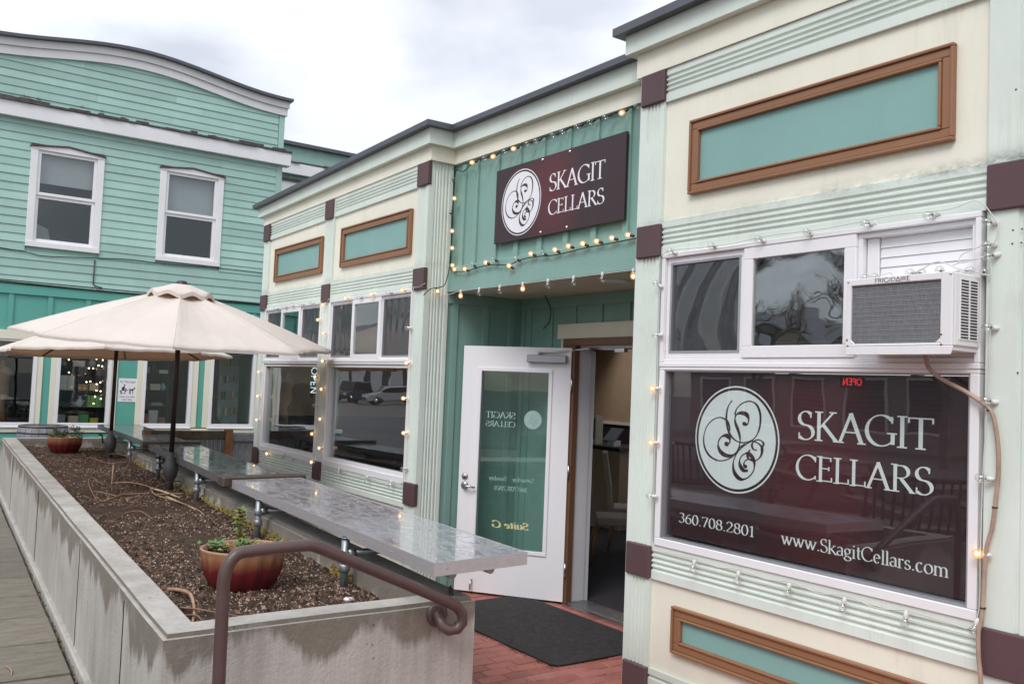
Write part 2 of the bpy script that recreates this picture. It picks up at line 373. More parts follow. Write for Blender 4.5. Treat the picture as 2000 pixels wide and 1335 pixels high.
def film_mat(name, cx, cz, sx, sz, amt=.34):
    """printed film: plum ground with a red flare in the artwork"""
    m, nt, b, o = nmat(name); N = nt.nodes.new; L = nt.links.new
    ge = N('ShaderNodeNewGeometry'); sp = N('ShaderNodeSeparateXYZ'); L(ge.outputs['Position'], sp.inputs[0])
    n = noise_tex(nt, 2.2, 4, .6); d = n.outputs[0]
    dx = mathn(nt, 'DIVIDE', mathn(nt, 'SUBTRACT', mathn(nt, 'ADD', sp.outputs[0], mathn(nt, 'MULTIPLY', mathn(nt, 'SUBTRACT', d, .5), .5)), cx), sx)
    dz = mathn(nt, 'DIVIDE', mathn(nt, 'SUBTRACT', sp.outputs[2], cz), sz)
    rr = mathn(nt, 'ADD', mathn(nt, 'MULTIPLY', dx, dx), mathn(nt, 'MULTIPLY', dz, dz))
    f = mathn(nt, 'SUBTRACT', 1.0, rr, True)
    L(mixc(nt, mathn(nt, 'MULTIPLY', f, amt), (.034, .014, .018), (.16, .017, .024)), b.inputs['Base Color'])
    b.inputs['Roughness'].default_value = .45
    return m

# ---------------------------------------------------------------- object helpers
WLOC = {}          # world location of every object that can carry parts
def tag(o, label=None, cat=None, group=None, kind=None):
    if label: o['label'] = label
    if cat: o['category'] = cat
    if group: o['group'] = group
    if kind: o['kind'] = kind
    return o
def thing(name, label, cat, loc=(0, 0, 0), group=None):
    o = bpy.data.objects.new(name, None); COL.objects.link(o); o.location = loc; o.empty_display_size = .1
    WLOC[o.name] = Vector(loc)
    return tag(o, label, cat, group)
def link(o, parent=None, loc=None):
    """loc is a world position"""
    COL.objects.link(o)
    pl = WLOC.get(parent.name, Vector()) if parent else Vector()
    if parent: o.parent = parent
    w = Vector(loc) if loc is not None else pl
    o.location = w - pl; WLOC[o.name] = w
    return o

class Fr:
    """a flat working frame: u along, v up, w out towards the viewer"""
    def __init__(s, o, u, v, w): s.o, s.u, s.v, s.w = Vector(o), Vector(u), Vector(v), Vector(w)
    def p(s, u, v, w=0): return s.o + s.u*u + s.v*v + s.w*w
FAC = Fr((0, 0, 0), (1, 0, 0), (0, 0, 1), (0, -1, 0))            # shop front, faces the street
def facY(y): return Fr((0, y, 0), (1, 0, 0), (0, 0, 1), (0, -1, 0))
LX = -15.1
LEF = Fr((LX, 0, 0), (0, 1, 0), (0, 0, 1), (1, 0, 0))            # green building, faces along the row
HING = Vector((-5.72, .93, 0)); DD = Vector((-.77, -.57, 0)).normalized()
DOOR = Fr(HING, DD, (0, 0, 1), (-DD.y, DD.x, 0))                 # open door leaf

class MB:
    def __init__(s): s.v = []; s.f = []; s.m = []; s.sm = []
    def add(s, vs, fs, mi=0, smooth=False):
        n = len(s.v); s.v += [Vector(x) for x in vs]; s.f += [tuple(i+n for i in f) for f in fs]
        s.m += [mi]*len(fs); s.sm += [smooth]*len(fs); return s
    def box(s, x0, x1, y0, y1, z0, z1, mi=0):
        vs = [(x, y, z) for x in (x0, x1) for y in (y0, y1) for z in (z0, z1)]
        return s.add(vs, [(0, 1, 3, 2), (4, 6, 7, 5), (0, 4, 5, 1), (2, 3, 7, 6), (0, 2, 6, 4), (1, 5, 7, 3)], mi)
    def fbox(s, fr, u0, u1, v0, v1, w0, w1, mi=0):
        vs = [fr.p(x, y, z) for x in (u0, u1) for y in (v0, v1) for z in (w0, w1)]
        return s.add(vs, [(0, 1, 3, 2), (4, 6, 7, 5), (0, 4, 5, 1), (2, 3, 7, 6), (0, 2, 6, 4), (1, 5, 7, 3)], mi)
    def frame(s, fr, u0, u1, v0, v1, t, w0, w1, mi=0, tb=None, tt=None):
        tb = t if tb is None else tb; tt = t if tt is None else tt
        s.fbox(fr, u0, u1, v0, v0+tb, w0, w1, mi); s.fbox(fr, u0, u1, v1-tt, v1, w0, w1, mi)
        s.fbox(fr, u0, u0+t, v0+tb, v1-tt, w0, w1, mi); s.fbox(fr, u1-t, u1, v0+tb, v1-tt, w0, w1, mi); return s
    def quad(s, a, b, c, d, mi=0): return s.add([a, b, c, d], [(0, 1, 2, 3)], mi)
    def prism(s, pts, d, mi=0, smooth=False):
        """closed polygon pts (3D) pushed along d"""
        n = len(pts); d = Vector(d); vs = [Vector(p) for p in pts] + [Vector(p)+d for p in pts]
        s.add(vs, [tuple(range(n-1, -1, -1)), tuple(range(n, 2*n))], mi)
        k = len(s.v)-2*n
        for i in range(n):
            j = (i+1) % n; s.f.append((k+i, k+j, k+n+j, k+n+i)); s.m.append(mi); s.sm.append(smooth)
        return s
    def tube(s, pts, r, n=8, mi=0, caps=True):
        pts = [Vector(p) for p in pts]; rs = r if isinstance(r, (list, tuple)) else [r]*len(pts)
        base = len(s.v); prev = None
        for i, p in enumerate(pts):
            t = (pts[min(i+1, len(pts)-1)]-pts[max(i-1, 0)]).normalized()
            if prev is None:
                a = Vector((0, 0, 1)) if abs(t.z) < .9 else Vector((1, 0, 0)); x = t.cross(a).normalized()
            else: x = (prev - t*prev.dot(t)).normalized()
            prev = x; y = t.cross(x)
            for k in range(n):
                an = 2*math.pi*k/n; s.v.append(p+(x*math.cos(an)+y*math.sin(an))*rs[i])
        for i in range(len(pts)-1):
            for k in range(n):
                a = base+i*n+k; b = base+i*n+(k+1) % n
                s.f.append((a, b, b+n, a+n)); s.m.append(mi); s.sm.append(True)
        if caps:
            s.f.append(tuple(base+k for k in range(n))[::-1]); s.m.append(mi); s.sm.append(False)
            e = base+(len(pts)-1)*n; s.f.append(tuple(e+k for k in range(n))); s.m.append(mi); s.sm.append(False)
        return s
    def lathe(s, prof, c, n=24, axis='z', mi=0, wob=None, fr=None):
        """prof = [(r, h)...]"""
        c = Vector(c); base = len(s.v)
        for r, h in prof:
            for k in range(n):
                a = 2*math.pi*k/n; rr = r*(1+(wob(a, h) if wob else 0))
                if fr: s.v.append(c+fr[0]*(rr*math.cos(a))+fr[1]*(rr*math.sin(a))+fr[2]*h)
                else: s.v.append(c+Vector((rr*math.cos(a), rr*math.sin(a), h)))
        for i in range(len(prof)-1):
            for k in range(n):
                a = base+i*n+k; b = base+i*n+(k+1) % n
                s.f.append((a, b, b+n, a+n)); s.m.append(mi); s.sm.append(True)
        for i, rev in ((0, True), (len(prof)-1, False)):
            if prof[i][0] > 1e-6:
                q = tuple(base+i*n+k for k in range(n)); s.f.append(q[::-1] if rev else q); s.m.append(mi); s.sm.append(False)
        return s
    def mesh(s, name, mats, off=Vector(), fix=True):
        me = bpy.data.meshes.new(name); me.from_pydata([tuple(v-off) for v in s.v], [], s.f)
        for m in (mats if isinstance(mats, (list, tuple)) else [mats]): me.materials.append(m)
        me.polygons.foreach_set('material_index', s.m); me.polygons.foreach_set('use_smooth', s.sm)
        if fix:
            bm = bmesh.new(); bm.from_mesh(me); bmesh.ops.recalc_face_normals(bm, faces=bm.faces); bm.to_mesh(me); bm.free()
        me.update(); return me
    def build(s, name, mats, parent=None, loc=None, bevel=0, fix=True, seg=1):
        base = Vector(loc) if loc is not None else (WLOC.get(parent.name, Vector()) if parent else Vector())
        o = bpy.data.objects.new(name, s.mesh(name, mats, base, fix)); link(o, parent, base)
        if bevel:
            b = o.modifiers.new('bevel', 'BEVEL'); b.width = bevel; b.segments = seg; b.limit_method = 'ANGLE'; b.angle_limit = R(40)
        return o
def inst(me, name, parent, loc, rot=None):
    o = bpy.data.objects.new(name, me); link(o, parent, loc)
    if rot is not None: o.rotation_euler = rot
    return o
def crom(pts, n=6, closed=False):
    """smooth curve through points"""
    P = [Vector(p) for p in pts]; out = []
    for i in range(len(P)-1):
        p0 = P[max(i-1, 0)]; p1 = P[i]; p2 = P[i+1]; p3 = P[min(i+2, len(P)-1)]
        for k in range(n):
            t = k/n
            out.append(.5*((2*p1)+(p2-p0)*t+(2*p0-5*p1+4*p2-p3)*t*t+(3*p1-p0-3*p2+p3)*t**3))
    out.append(P[-1]); return out

# ---------------------------------------------------------------- lettering: pen strokes with serifs
def arc(cx, cy, rx, ry, a0, a1, n=14):
    return [(cx+rx*math.cos(R(a0+(a1-a0)*i/n)), cy+ry*math.sin(R(a0+(a1-a0)*i/n))) for i in range(n+1)]
def LN(*c): return [(c[i], c[i+1]) for i in range(0, len(c), 2)]
X = .63
GL = {
 'S': (.56, [arc(.28, .755, .20, .245, 38, 270) + arc(.28, .25, .235, .26, 90, -142)[1:]], [], [(.435, .88, .2), (.085, .12, .22)]),
 'K': (.70, [LN(.13, 0, .13, 1), LN(.15, .43, .56, 1), LN(.26, .56, .66, 0)], [(.13, 0, .24), (.13, 1, .24), (.55, 1, .22), (.66, 0, .2)], []),
 'A': (.76, [LN(.06, 0, .37, 1), LN(.36, 1.02, .68, 0), LN(.17, .36, .56, .36)], [(.07, 0, .22), (.68, 0, .24)], []),
 'G': (.86, [arc(.45, .5, .39, .51, 42, 318, 22), LN(.76, .06, .76, .42)], [(.74, .42, .26)], [(.74, .86, .22)]),
 'I': (.28, [LN(.14, 0, .14, 1)], [(.14, 0, .26), (.14, 1, .26)], []),
 'T': (.66, [LN(.33, 0, .33, .97), LN(.02, .97, .64, .97)], [(.33, 0, .26)], [(.03, .90, .18), (.63, .90, .18)]),
 'C': (.76, [arc(.43, .5, .38, .51, 44, 316, 22)], [], [(.70, .86, .22), (.71, .12, .14)]),
 'E': (.58, [LN(.13, 0, .13, 1), LN(.1, .97, .48, .97), LN(.13, .53, .42, .53), LN(.1, .03, .52, .03)], [(.1, 0, .2), (.1, 1, .2)], [(.48, .91, .16), (.42, .53, .16), (.52, .10, .18)]),
 'L': (.54, [LN(.13, 0, .13, 1), LN(.1, .03, .50, .03)], [(.13, 1, .26), (.1, 0, .2)], [(.50, .11, .2)]),
 'R': (.68, [LN(.13, 0, .13, 1), [(.1, .97), (.28, .97)] + arc(.30, .74, .22, .235, 90, -90)[1:] + [(.13, .50)], LN(.30, .50, .64, 0)], [(.13, 0, .26), (.1, 1, .2), (.64, 0, .18)], []),
 'w': (.90, [LN(.08, X, .27, 0), LN(.27, 0, .46, X), LN(.42, X, .62, 0), LN(.62, 0, .82, X)], [(.08, X, .2), (.44, X, .2), (.82, X, .18)], []),
 'k': (.60, [LN(.12, 0, .12, 1), LN(.14, .26, .46, X), LN(.24, .36, .56, 0)], [(.12, 0, .24), (.08, 1, .12), (.46, X, .18), (.56, 0, .18)], []),
 'a': (.52, [[(.08, .52)] + arc(.24, .46, .16, .18, 130, 0) + [(.40, .08), (.47, .03)], arc(.22, .17, .15, .17, 60, 300, 12) + [(.40, .16)]], [], []),
 'g': (.54, [arc(.25, .42, .17, .20, 0, 360, 18), [(.16, .26), (.10, .15), (.16, .07), (.34, .05)] + arc(.27, -.12, .22, .15, 70, -250, 16), LN(.36, .58, .52, .62)], [], []),
 'i': (.28, [LN(.14, 0, .14, X), LN(.14, .84, .14, .93)], [(.14, 0, .24), (.10, X, .12)], []),
 't': (.36, [[(.16, .86), (.16, .12), (.20, .03), (.32, .04)], LN(.04, X, .32, X)], [], []),
 'e': (.53, [[(.09, .36), (.44, .36)] + arc(.27, .32, .18, .31, 8, 318, 18)], [], []),
 'l': (.26, [LN(.13, 0, .13, 1)], [(.13, 0, .24), (.09, 1, .12)], []),
 'r': (.40, [LN(.12, 0, .12, X), arc(.25, .44, .13, .19, 170, 40, 8)], [(.12, 0, .24), (.09, X, .1)], []),
 's': (.43, [arc(.21, .47, .13, .16, 40, 260, 10) + arc(.21, .16, .155, .165, 85, -145, 10)], [], [(.31, .54, .12), (.07, .1, .12)]),
 'o': (.56, [arc(.28, .315, .22, .325, 0, 360, 22)], [], []),
 'm': (.88, [LN(.12, 0, .12, X), arc(.28, .42, .16, .2, 175, 0, 8) + [(.44, 0)], arc(.60, .42, .16, .2, 175, 0, 8) + [(.76, 0)]], [(.12, 0, .22), (.44, 0, .22), (.76, 0, .22), (.09, X, .1)], []),
 'n': (.58, [LN(.12, 0, .12, X), arc(.29, .42, .17, .2, 175, 0, 8) + [(.46, 0)]], [(.12, 0, .22), (.46, 0, .22), (.09, X, .1)], []),
 'u': (.58, [[(.12, X), (.12, .2)] + arc(.28, .2, .16, .19, 180, 350, 8), LN(.45, X, .45, 0)], [(.09, X, .12), (.42, X, .12), (.49, 0, .12)], []),
 'd': (.57, [arc(.26, .31, .18, .31, 0, 360, 18), LN(.44, 0, .44, 1)], [(.40, 1, .12), (.48, 0, .12)], []),
 'y': (.54, [LN(.08, X, .28, 0), [(.47, X), (.24, -.16), (.12, -.25), (.05, -.2)]], [(.08, X, .2), (.47, X, .18)], []),
 'c': (.50, [arc(.27, .315, .19, .325, 48, 318, 16)], [], []),
 'f': (.36, [[(.34, .93), (.24, .98), (.16, .88), (.16, 0)], LN(.05, X, .31, X)], [(.16, 0, .22)], []),
 'h': (.58, [LN(.12, 0, .12, 1), arc(.29, .42, .17, .2, 175, 0, 8) + [(.46, 0)]], [(.12, 0, .22), (.46, 0, .22)], []),
 'p': (.57, [LN(.13, -.28, .13, X), arc(.31, .31, .18, .31, 0, 360, 18)], [(.13, -.28, .22)], []),
 '0': (.56, [arc(.28, .5, .21, .5, 0, 360, 24)], [], []),
 '1': (.44, [LN(.24, 0, .24, 1), LN(.10, .86, .24, 1)], [(.24, 0, .28)], []),
 '2': (.56, [arc(.27, .73, .19, .27, 165, -20, 12) + [(.06, .03)], LN(.06, .03, .48, .03)], [], [(.48, .08, .12)]),
 '3': (.54, [arc(.24, .76, .17, .23, 150, -85, 12), arc(.24, .27, .21, .27, 85, -150, 14)], [], []),
 '6': (.56, [arc(.28, .30, .21, .30, 0, 360, 20), [(.44, .98), (.24, .84), (.10, .58), (.07, .3)]], [], []),
 '7': (.54, [LN(.06, .97, .49, .97), LN(.49, .97, .20, 0)], [], [(.07, .9, .16)]),
 '8': (.56, [arc(.28, .76, .165, .23, 0, 360, 18), arc(.28, .27, .21, .27, 0, 360, 20)], [], []),
 '.': (.24, [LN(.12, .01, .12, .09)], [], []), '-': (.46, [LN(.10, .33, .36, .33)], [], []), ' ': (.34, [], [], []),
 '!': (.28, [LN(.14, .3, .14, 1), LN(.14, .01, .14, .1)], [], []), "'": (.18, [LN(.09, .78, .09, 1)], [], []),
 'D': (.78, [LN(.13, 0, .13, 1), [(.13, .97), (.3, .97)] + arc(.32, .5, .36, .47, 90, -90, 14) + [(.13, .03)]], [], []),
 'F': (.54, [LN(.13, 0, .13, 1), LN(.13, .96, .50, .96), LN(.13, .52, .44, .52)], [], []),
 'P': (.60, [LN(.13, 0, .13, 1), [(.13, .97), (.3, .97)] + arc(.31, .73, .22, .24, 90, -90, 10) + [(.13, .49)]], [], []),
 'O': (.82, [arc(.41, .5, .34, .49, 0, 360, 26)], [], []),
 'N': (.74, [LN(.12, 0, .12, 1), LN(.12, 1, .62, 0), LN(.62, 0, .62, 1)], [], []),
 'H': (.74, [LN(.12, 0, .12, 1), LN(.62, 0, .62, 1), LN(.12, .5, .62, .5)], [], []),
}
def ribbon(mb, pts, wf, place, mi=0):
    """flat pen stroke; wf(direction angle, t) -> width; place(x, y) -> 3D"""
    n = len(pts)
    if n < 2: return
    cl = (abs(pts[0][0]-pts[-1][0])+abs(pts[0][1]-pts[-1][1])) < 1e-6
    L, Rr = [], []
    for i in range(n):
        a = pts[i-1] if i else (pts[-2] if cl else pts[0]); b = pts[i+1] if i < n-1 else (pts[1] if cl else pts[-1])
        dx, dy = b[0]-a[0], b[1]-a[1]; l = math.hypot(dx, dy) or 1e-9; dx /= l; dy /= l
        w = wf(math.atan2(dy, dx), i/(n-1))/2
        L.append(place(pts[i][0]-dy*w, pts[i][1]+dx*w)); Rr.append(place(pts[i][0]+dy*w, pts[i][1]-dx*w))
    mb.add(L+Rr, [(i, i+1, n+i+1, n+i) for i in range(n-1)], mi)
def lettering(mb, txt, fr, u0, u1, v, h, w, thick=.125, thin=.045, serif=True, nib=22, mi=0, hv=None, slant=0.0):
    """sets txt between u0 and u1 (u1 < u0 mirrors it) on baseline v with capital height h"""
    adv = sum(GL[c][0] for c in txt); sx = (u1-u0)/adv; x = 0; k = 0
    wf = lambda a, t: max(thin, thick*abs(math.sin(a-R(nib)))**1.15)
    if not serif: wf = lambda a, t: thick
    for c in txt:
        a, st, sf, vs = GL[c]
        def mk(kk):
            return lambda X_, Y_, x=x, kk=kk: fr.p(u0+(x+X_+slant*Y_)*sx, v+Y_*h, w+kk*.00012)
        for s in st: ribbon(mb, s, wf, mk(k), mi); k += 1
        if serif:
            for (sx_, sy_, ln) in sf: ribbon(mb, [(sx_-ln/2, sy_), (sx_+ln/2, sy_)], lambda a, t: thin*1.05, mk(k), mi); k += 1
            for (sx_, sy_, ln) in vs: ribbon(mb, [(sx_, sy_-ln/2), (sx_, sy_+ln/2)], lambda a, t: thin*1.1, mk(k), mi); k += 1
        x += a; k = k % 8
def text_line(parent, mat, *a, **k):
    m = MB(); lettering(m, *a, **k); return m.build('lettering', mat, parent, fix=False)
def emblem(mb, fr, cu, cv, ru, rv, w, mi_disc, mi_ink, mirror=1):
    """disc with ring and the swash S-and-C monogram"""
    pl = lambda k: (lambda x, y: fr.p(cu+mirror*x*ru, cv+y*rv, w+.0004+k*.00012))
    n = 56
    ring = [(math.cos(2*math.pi*i/n), math.sin(2*math.pi*i/n)) for i in range(n)]
    mb.add([fr.p(cu+mirror*x*ru, cv+y*rv, w) for x, y in ring], [tuple(range(n))], mi_disc)
    ribbon(mb, [(x*.945, y*.945) for x, y in ring+[ring[0]]], lambda a, t: .05, pl(0), mi_ink)
    q = lambda *c: [((c[i]-555)/452, (655-c[i+1])/572) for i in range(0, len(c), 2)]
    nibw = lambda lo, hi, nb: (lambda a, t: max(lo, hi*abs(math.sin(a-R(nb)))**1.6))
    S = [
     (q(655,490, 682,478, 690,430, 670,385, 615,368, 565,385, 545,430, 555,490, 585,560, 605,640, 600,720, 570,790, 520,830, 455,835, 395,800, 368,740, 375,680, 410,635, 455,622, 490,645, 495,690, 465,722), nibw(.03, .088, 60)),
     (q(510,240, 470,300, 452,390, 455,480, 480,575, 530,645, 600,680, 680,672, 750,630, 795,550, 812,450, 805,350, 765,270, 700,240, 625,262, 565,320, 542,395), nibw(.024, .05, 20)),
     (q(470,610, 492,560, 480,500, 450,455, 385,432, 310,455, 240,530, 203,640, 212,760, 270,855, 370,900, 470,880, 550,820, 600,740, 660,690), nibw(.022, .046, 40)),
     (q(740,650, 690,680, 620,740, 570,810, 540,900, 548,990, 590,1050, 645,1068, 710,1030, 755,960, 762,880, 735,820, 690,788, 640,810, 610,860, 612,920, 650,970, 697,970), nibw(.024, .085, 50)),
     (q(735,655, 790,670, 835,715, 830,790, 790,845, 740,862, 695,835, 692,790, 715,748), nibw(.022, .06, 10)),
     (q(785,745, 750,740, 732,700, 752,655, 800,635, 842,655, 848,690, 825,740), nibw(.022, .05, 10)),
     (q(740,850, 695,850, 660,880, 655,920, 675,935), nibw(.022, .05, 30)),
    ]
    for k, (p, wf) in enumerate(S):
        pts = [(v.x, v.y) for v in crom([(a, b, 0) for a, b in p], 7)]
        ribbon(mb, pts, wf, pl(1+k), mi_ink)
    for k, (a, b, r) in enumerate(((648, 480, .05), (462, 712, .055), (670, 928, .045))):
        (x, y), = q(a, b); f2 = pl(9+k)
        mb.add([f2(x+r*math.cos(2*math.pi*i/12), y+r*.8*math.sin(2*math.pi*i/12)) for i in range(12)], [tuple(range(12))], mi_ink)

# ---------------------------------------------------------------- ground
def setting():
    # street sheet reaching the horizon
    mb = MB(); n = 300
    mb.add([(-n, -n, -.06), (n, -n, -.06), (n, n, -.06), (-n, n, -.06)], [(0, 1, 2, 3)])
    tag(mb.build('street_ground', M_asphalt), kind='structure')
    # raised walkway: bedding slab, individual grained slabs beside the planter
    mb = MB().box(-16, 9, -16.0, -2.98, -.055, .06); mb.box(-14.6, -3.47, -2.98, -2.36, -.055, .045); mb.box(-3.46, 9, -2.98, -2.75, -.055, .058)
    walk = tag(mb.build('walkway', M_gap), kind='structure')
    def slab_mesh(w, d, h):
        b = MB().box(-w/2, w/2, -d/2, d/2, -h, 0); me = b.mesh('paving_slab', M_paver)
        bm = bmesh.new(); bm.from_mesh(me); bmesh.ops.bevel(bm, geom=bm.edges[:], offset=.006, segments=1, affect='EDGES'); bm.to_mesh(me); bm.free(); return me
    xs = [-3.50, -4.07, -4.68, -5.36, -6.02, -6.67, -7.30, -7.96, -8.62, -9.24, -9.86, -10.48, -11.1, -11.72, -12.34, -12.96, -13.6]
    for a, b in zip(xs[:-1], xs[1:]):
        w = a-b-.026; xm = (a+b)/2; edge = -2.818+(-3.46-xm)*.040
        for j in range(6):
            dpt = .62 if j == 0 else .9
            y1 = edge-.03-random.uniform(0, .014)-(0 if j == 0 else .632+(j-1)*.912)
            me = slab_mesh(w, dpt, .05)
            o = inst(me, 'paving_slab', walk, (xm, y1-dpt/2, .112+random.uniform(-.003, .003)))
            o.rotation_euler = (random.uniform(-.003, .003), random.uniform(-.003, .003), R(-2.3))
    mb = MB()
    for i in range(26):
        for j in range(12):
            x = 8.6-i*.6-(.0 if i < 20 else 50)
            if x < -3.4: continue
            mb.box(x-.59, x, -14+j*.9, -14+j*.9+.89, .06, .111+random.uniform(-.002, .002))
    o = mb.build('paving', M_paver, walk); o['kind'] = 'stuff'
    # step down to the shop patio
    tag(MB().box(-3.44, 9, -2.745, -2.36, -.02, .05).build('step', M_conc), kind='structure')
    # brick patio
    mb = MB().box(-14.2, 9, -2.35, 1.02, -.055, -.008)
    pat = tag(mb.build('patio', M_mortar), kind='structure')
    b = MB().box(-.0465, .0465, -.0965, .0965, -.03, 0); bme = b.mesh('brick', M_brick)
    bm = bmesh.new(); bm.from_mesh(bme); bmesh.ops.bevel(bm, geom=bm.edges[:], offset=.004, segments=1, affect='EDGES'); bm.to_mesh(bme); bm.free()
    rest = MB(); cnt = 0
    i = 0; x = -13.6
    while x < 3:
        off = .101 if i % 2 else 0
        for j in range(-11, 5):
            y = j*.202+off
            if y > .82: continue
            if x > -3.93 and y > -.12: continue
            z = random.uniform(-.0035, .0015); near = (-5.75 < x < -3.93 and -1.35 < y) or (-3.93 <= x < -3.5 and y > -1.0)
            if x < -6.6 and y > -.1: continue
            if x < -6.6 and y < -1.5: continue
            if near and cnt < 290:
                o = inst(bme, 'brick', pat, (x, y, z)); o.rotation_euler = (random.uniform(-.008, .008), random.uniform(-.012, .012), random.uniform(-.012, .012)); cnt += 1
            else: rest.box(x-.0465, x+.0465, y-.0965, y+.0965, -.03, z)
        x += .1015; i += 1
    o = rest.build('brickwork', M_brick, pat); o['kind'] = 'stuff'
    # soldier row along the door sill
    x = -6.5
    while x < -3.98:
        o = inst(bme, 'brick', pat, (x, .915-.04, -.002)); o.scale = (.93, .52, 1); o.rotation_euler = (random.uniform(-.01, .01), 0, 0); x += .1
setting()

# ---------------------------------------------------------------- the shop building
SHOP = thing('shop_building', 'single-storey cream and mint shop front with bronze framed panels and recessed door', 'shop', (-5.2, 1, 0))
def flute(mb, fr, u0, u1, v0, v1, w0, w1, vert, gs):
    """board with cut grooves; gs are groove centres as fractions across"""
    prof = []; a, b = (u0, u1) if vert else (v0, v1)
    prof.append((a, w0)); prof.append((a, w1))
    for g in gs:
        c = a+(b-a)*g; prof += [(c-.011, w1), (c-.005, w1-.011), (c+.005, w1-.011), (c+.011, w1)]
    prof += [(b, w1), (b, w0)]
    if vert: mb.prism([fr.p(p, v0, w) for p, w in prof], fr.v*(v1-v0))
    else: mb.prism([fr.p(u0, p, w) for p, w in prof], fr.u*(u1-u0))
def panel_frame(fr, u0, u1, v0, v1, parent, t=.070):
    fo = MB()
    fo.frame(fr, u0, u1, v0, v1, .016, .001, .034); fo.frame(fr, u0+.0162, u1-.0162, v0+.0162, v1-.0162, t-.03, .001, .023)
    fo.frame(fr, u0+t-.0136, u1-t+.0136, v0+t-.0136, v1-t+.0136, .014, .001, .031)
    f = fo.build('panel_frame', M_bronze, parent, bevel=.005, seg=2)
    MB().fbox(fr, u0+t+.0006, u1-t-.0006, v0+t+.0006, v1-t-.0006, .001, .006).build('accent_panel', M_accent, f)
def block(fr, u0, u1, v0, v1, w1=.045):
    MB().fbox(fr, u0, u1, v0, v1, .001, w1).build('trim_block', M_block, SHOP, bevel=.006)
def upper_sash(fr, w, u0, u1, v0, v1, ws, gl, screen=False, t=.045, wv=.006):
    f = MB().frame(fr, u0, u1, v0, v1, t, ws-.03, ws, 0).build('sash', M_white, w, bevel=.003)
    MB().fbox(fr, u0+t, u1-t, v0+t, v1-t, ws-.018, ws-.014).build('pane', gl, w)
    if screen:
        s = MB(); s.frame(fr, u0+t-.012, u1-t+.012, v0+t-.012, v1-t+.012, .014, ws-.006, ws+.002, 1)
        s.quad(fr.p(u0+t, v0+t, ws-.004), fr.p(u1-t, v0+t, ws-.004), fr.p(u1-t, v1-t, ws-.004), fr.p(u0+t, v1-t, ws-.004), 0)
        s.build('insect_screen', [M_screen, M_greymetal], w, fix=False)
G3 = (.30, .45, .60, .76); GV = (.36, .50, .64, .78)

SLOPE = .0145
def drop(u): return SLOPE*(u+6.6)
def shear(mb, z0):
    for v in mb.v:
        v.z += drop(v.x)
    return mb
def bay(u0, u1, pL, pR, win, panel, low_panel=None, zb=0.0, slope=False):
    """one bay between pilaster edges u0..u1 with three fluted bands, panel and window"""
    fr = FAC
    for (v0, v1) in ((3.462 if slope else 3.485, 3.662 if slope else 3.682), (2.572, 2.768), (.69, .885)):
        mb = MB(); flute(mb, fr, u0+.002, u1-.002, v0, v1, -.05, .02, False, G3)
        if slope and v0 > 3: shear(mb, v0)
        mb.build('fluted_band', M_mint, SHOP)
    MB().fbox(fr, u0, u1, 2.768, 3.55, -.10, 0).build('wall_panel', M_cream, SHOP)
    MB().fbox(fr, u0, u1, zb, .69, -.10, 0).build('wall_panel', M_cream, SHOP)
    mb = MB(); flute(mb, fr, u0+.002, u1-.002, zb, zb+.185, .0006, .02, False, (.75,)); mb.build('base_board', M_mint, SHOP)
    panel_frame(fr, *panel, SHOP)
    if low_panel: panel_frame(fr, *low_panel, SHOP)
def pilaster(u0, u1, z0, z1, w1=.025, gs=GV):
    mb = MB(); flute(mb, FAC, u0, u1, z0, z1, -.10, w1, True, gs); mb.build('fluted_pilaster', M_mint, SHOP)

# right-hand bay
bay(-3.75, -1.848, 0, 0, 0, (-3.54, -1.997, 2.897, 3.325), (-3.567, -2.03, .318, .575))
pilaster(-3.955, -3.75, 0, 3.69); pilaster(-1.848, -1.40, 0, 3.69, gs=(.30, .46, .58, .70))
for z0, z1 in ((3.49, 3.683), (2.562, 2.756), (.69, .876), (0, .186)):
    block(FAC, -3.938, -3.742, z0, z1); block(FAC, -1.846, -1.42, z0, z1)
# left bay, two windows
for u0, u1, pn in ((-10.40, -8.72, (-10.186, -8.79, 2.877, 3.272)), (-8.51, -6.74, (-8.312, -6.842, 2.888, 3.29))):
    bay(u0, u1, 0, 0, 0, pn, slope=True)
pilaster(-10.58, -10.40, 0, 3.69); pilaster(-8.72, -8.51, 0, 3.69); pilaster(-6.74, -6.5705, 0, 3.69)
for z0, z1 in ((3.455, 3.655), (2.555, 2.742), (.728, .915), (0, .186)):
    for u0, u1 in ((-10.575, -10.385), (-8.715, -8.515), (-6.735, -6.543)):
        dz = drop((u0+u1)/2) if z0 > 3 else 0
        block(FAC, u0, u1, z0+dz, z1+dz)
# return of the left bay (faces the door recess): fluted, then board
RET = Fr((-6.552, 0, 0), (0, 1, 0), (0, 0, 1), (1, 0, 0))
mb = MB(); flute(mb, RET, -.024, .215, 0, 3.69, -.018, .0, True, (.28, .40, .52, .66, .80))
mb.build('fluted_pilaster', M_mint, SHOP)
# end wall of the left bay and right side wall of the recess, room behind
MB().box(-10.57, -10.47, .101, 5.2, 0, 3.69).build('side_wall', M_cream, SHOP)
MB().box(-3.95, -3.85, .101, 1.18, 0, 3.69).build('side_wall', M_teal, SHOP)
MB().box(-1.5, -1.4, .101, 5.2, 0, 3.69).build('side_wall', M_cream, SHOP)

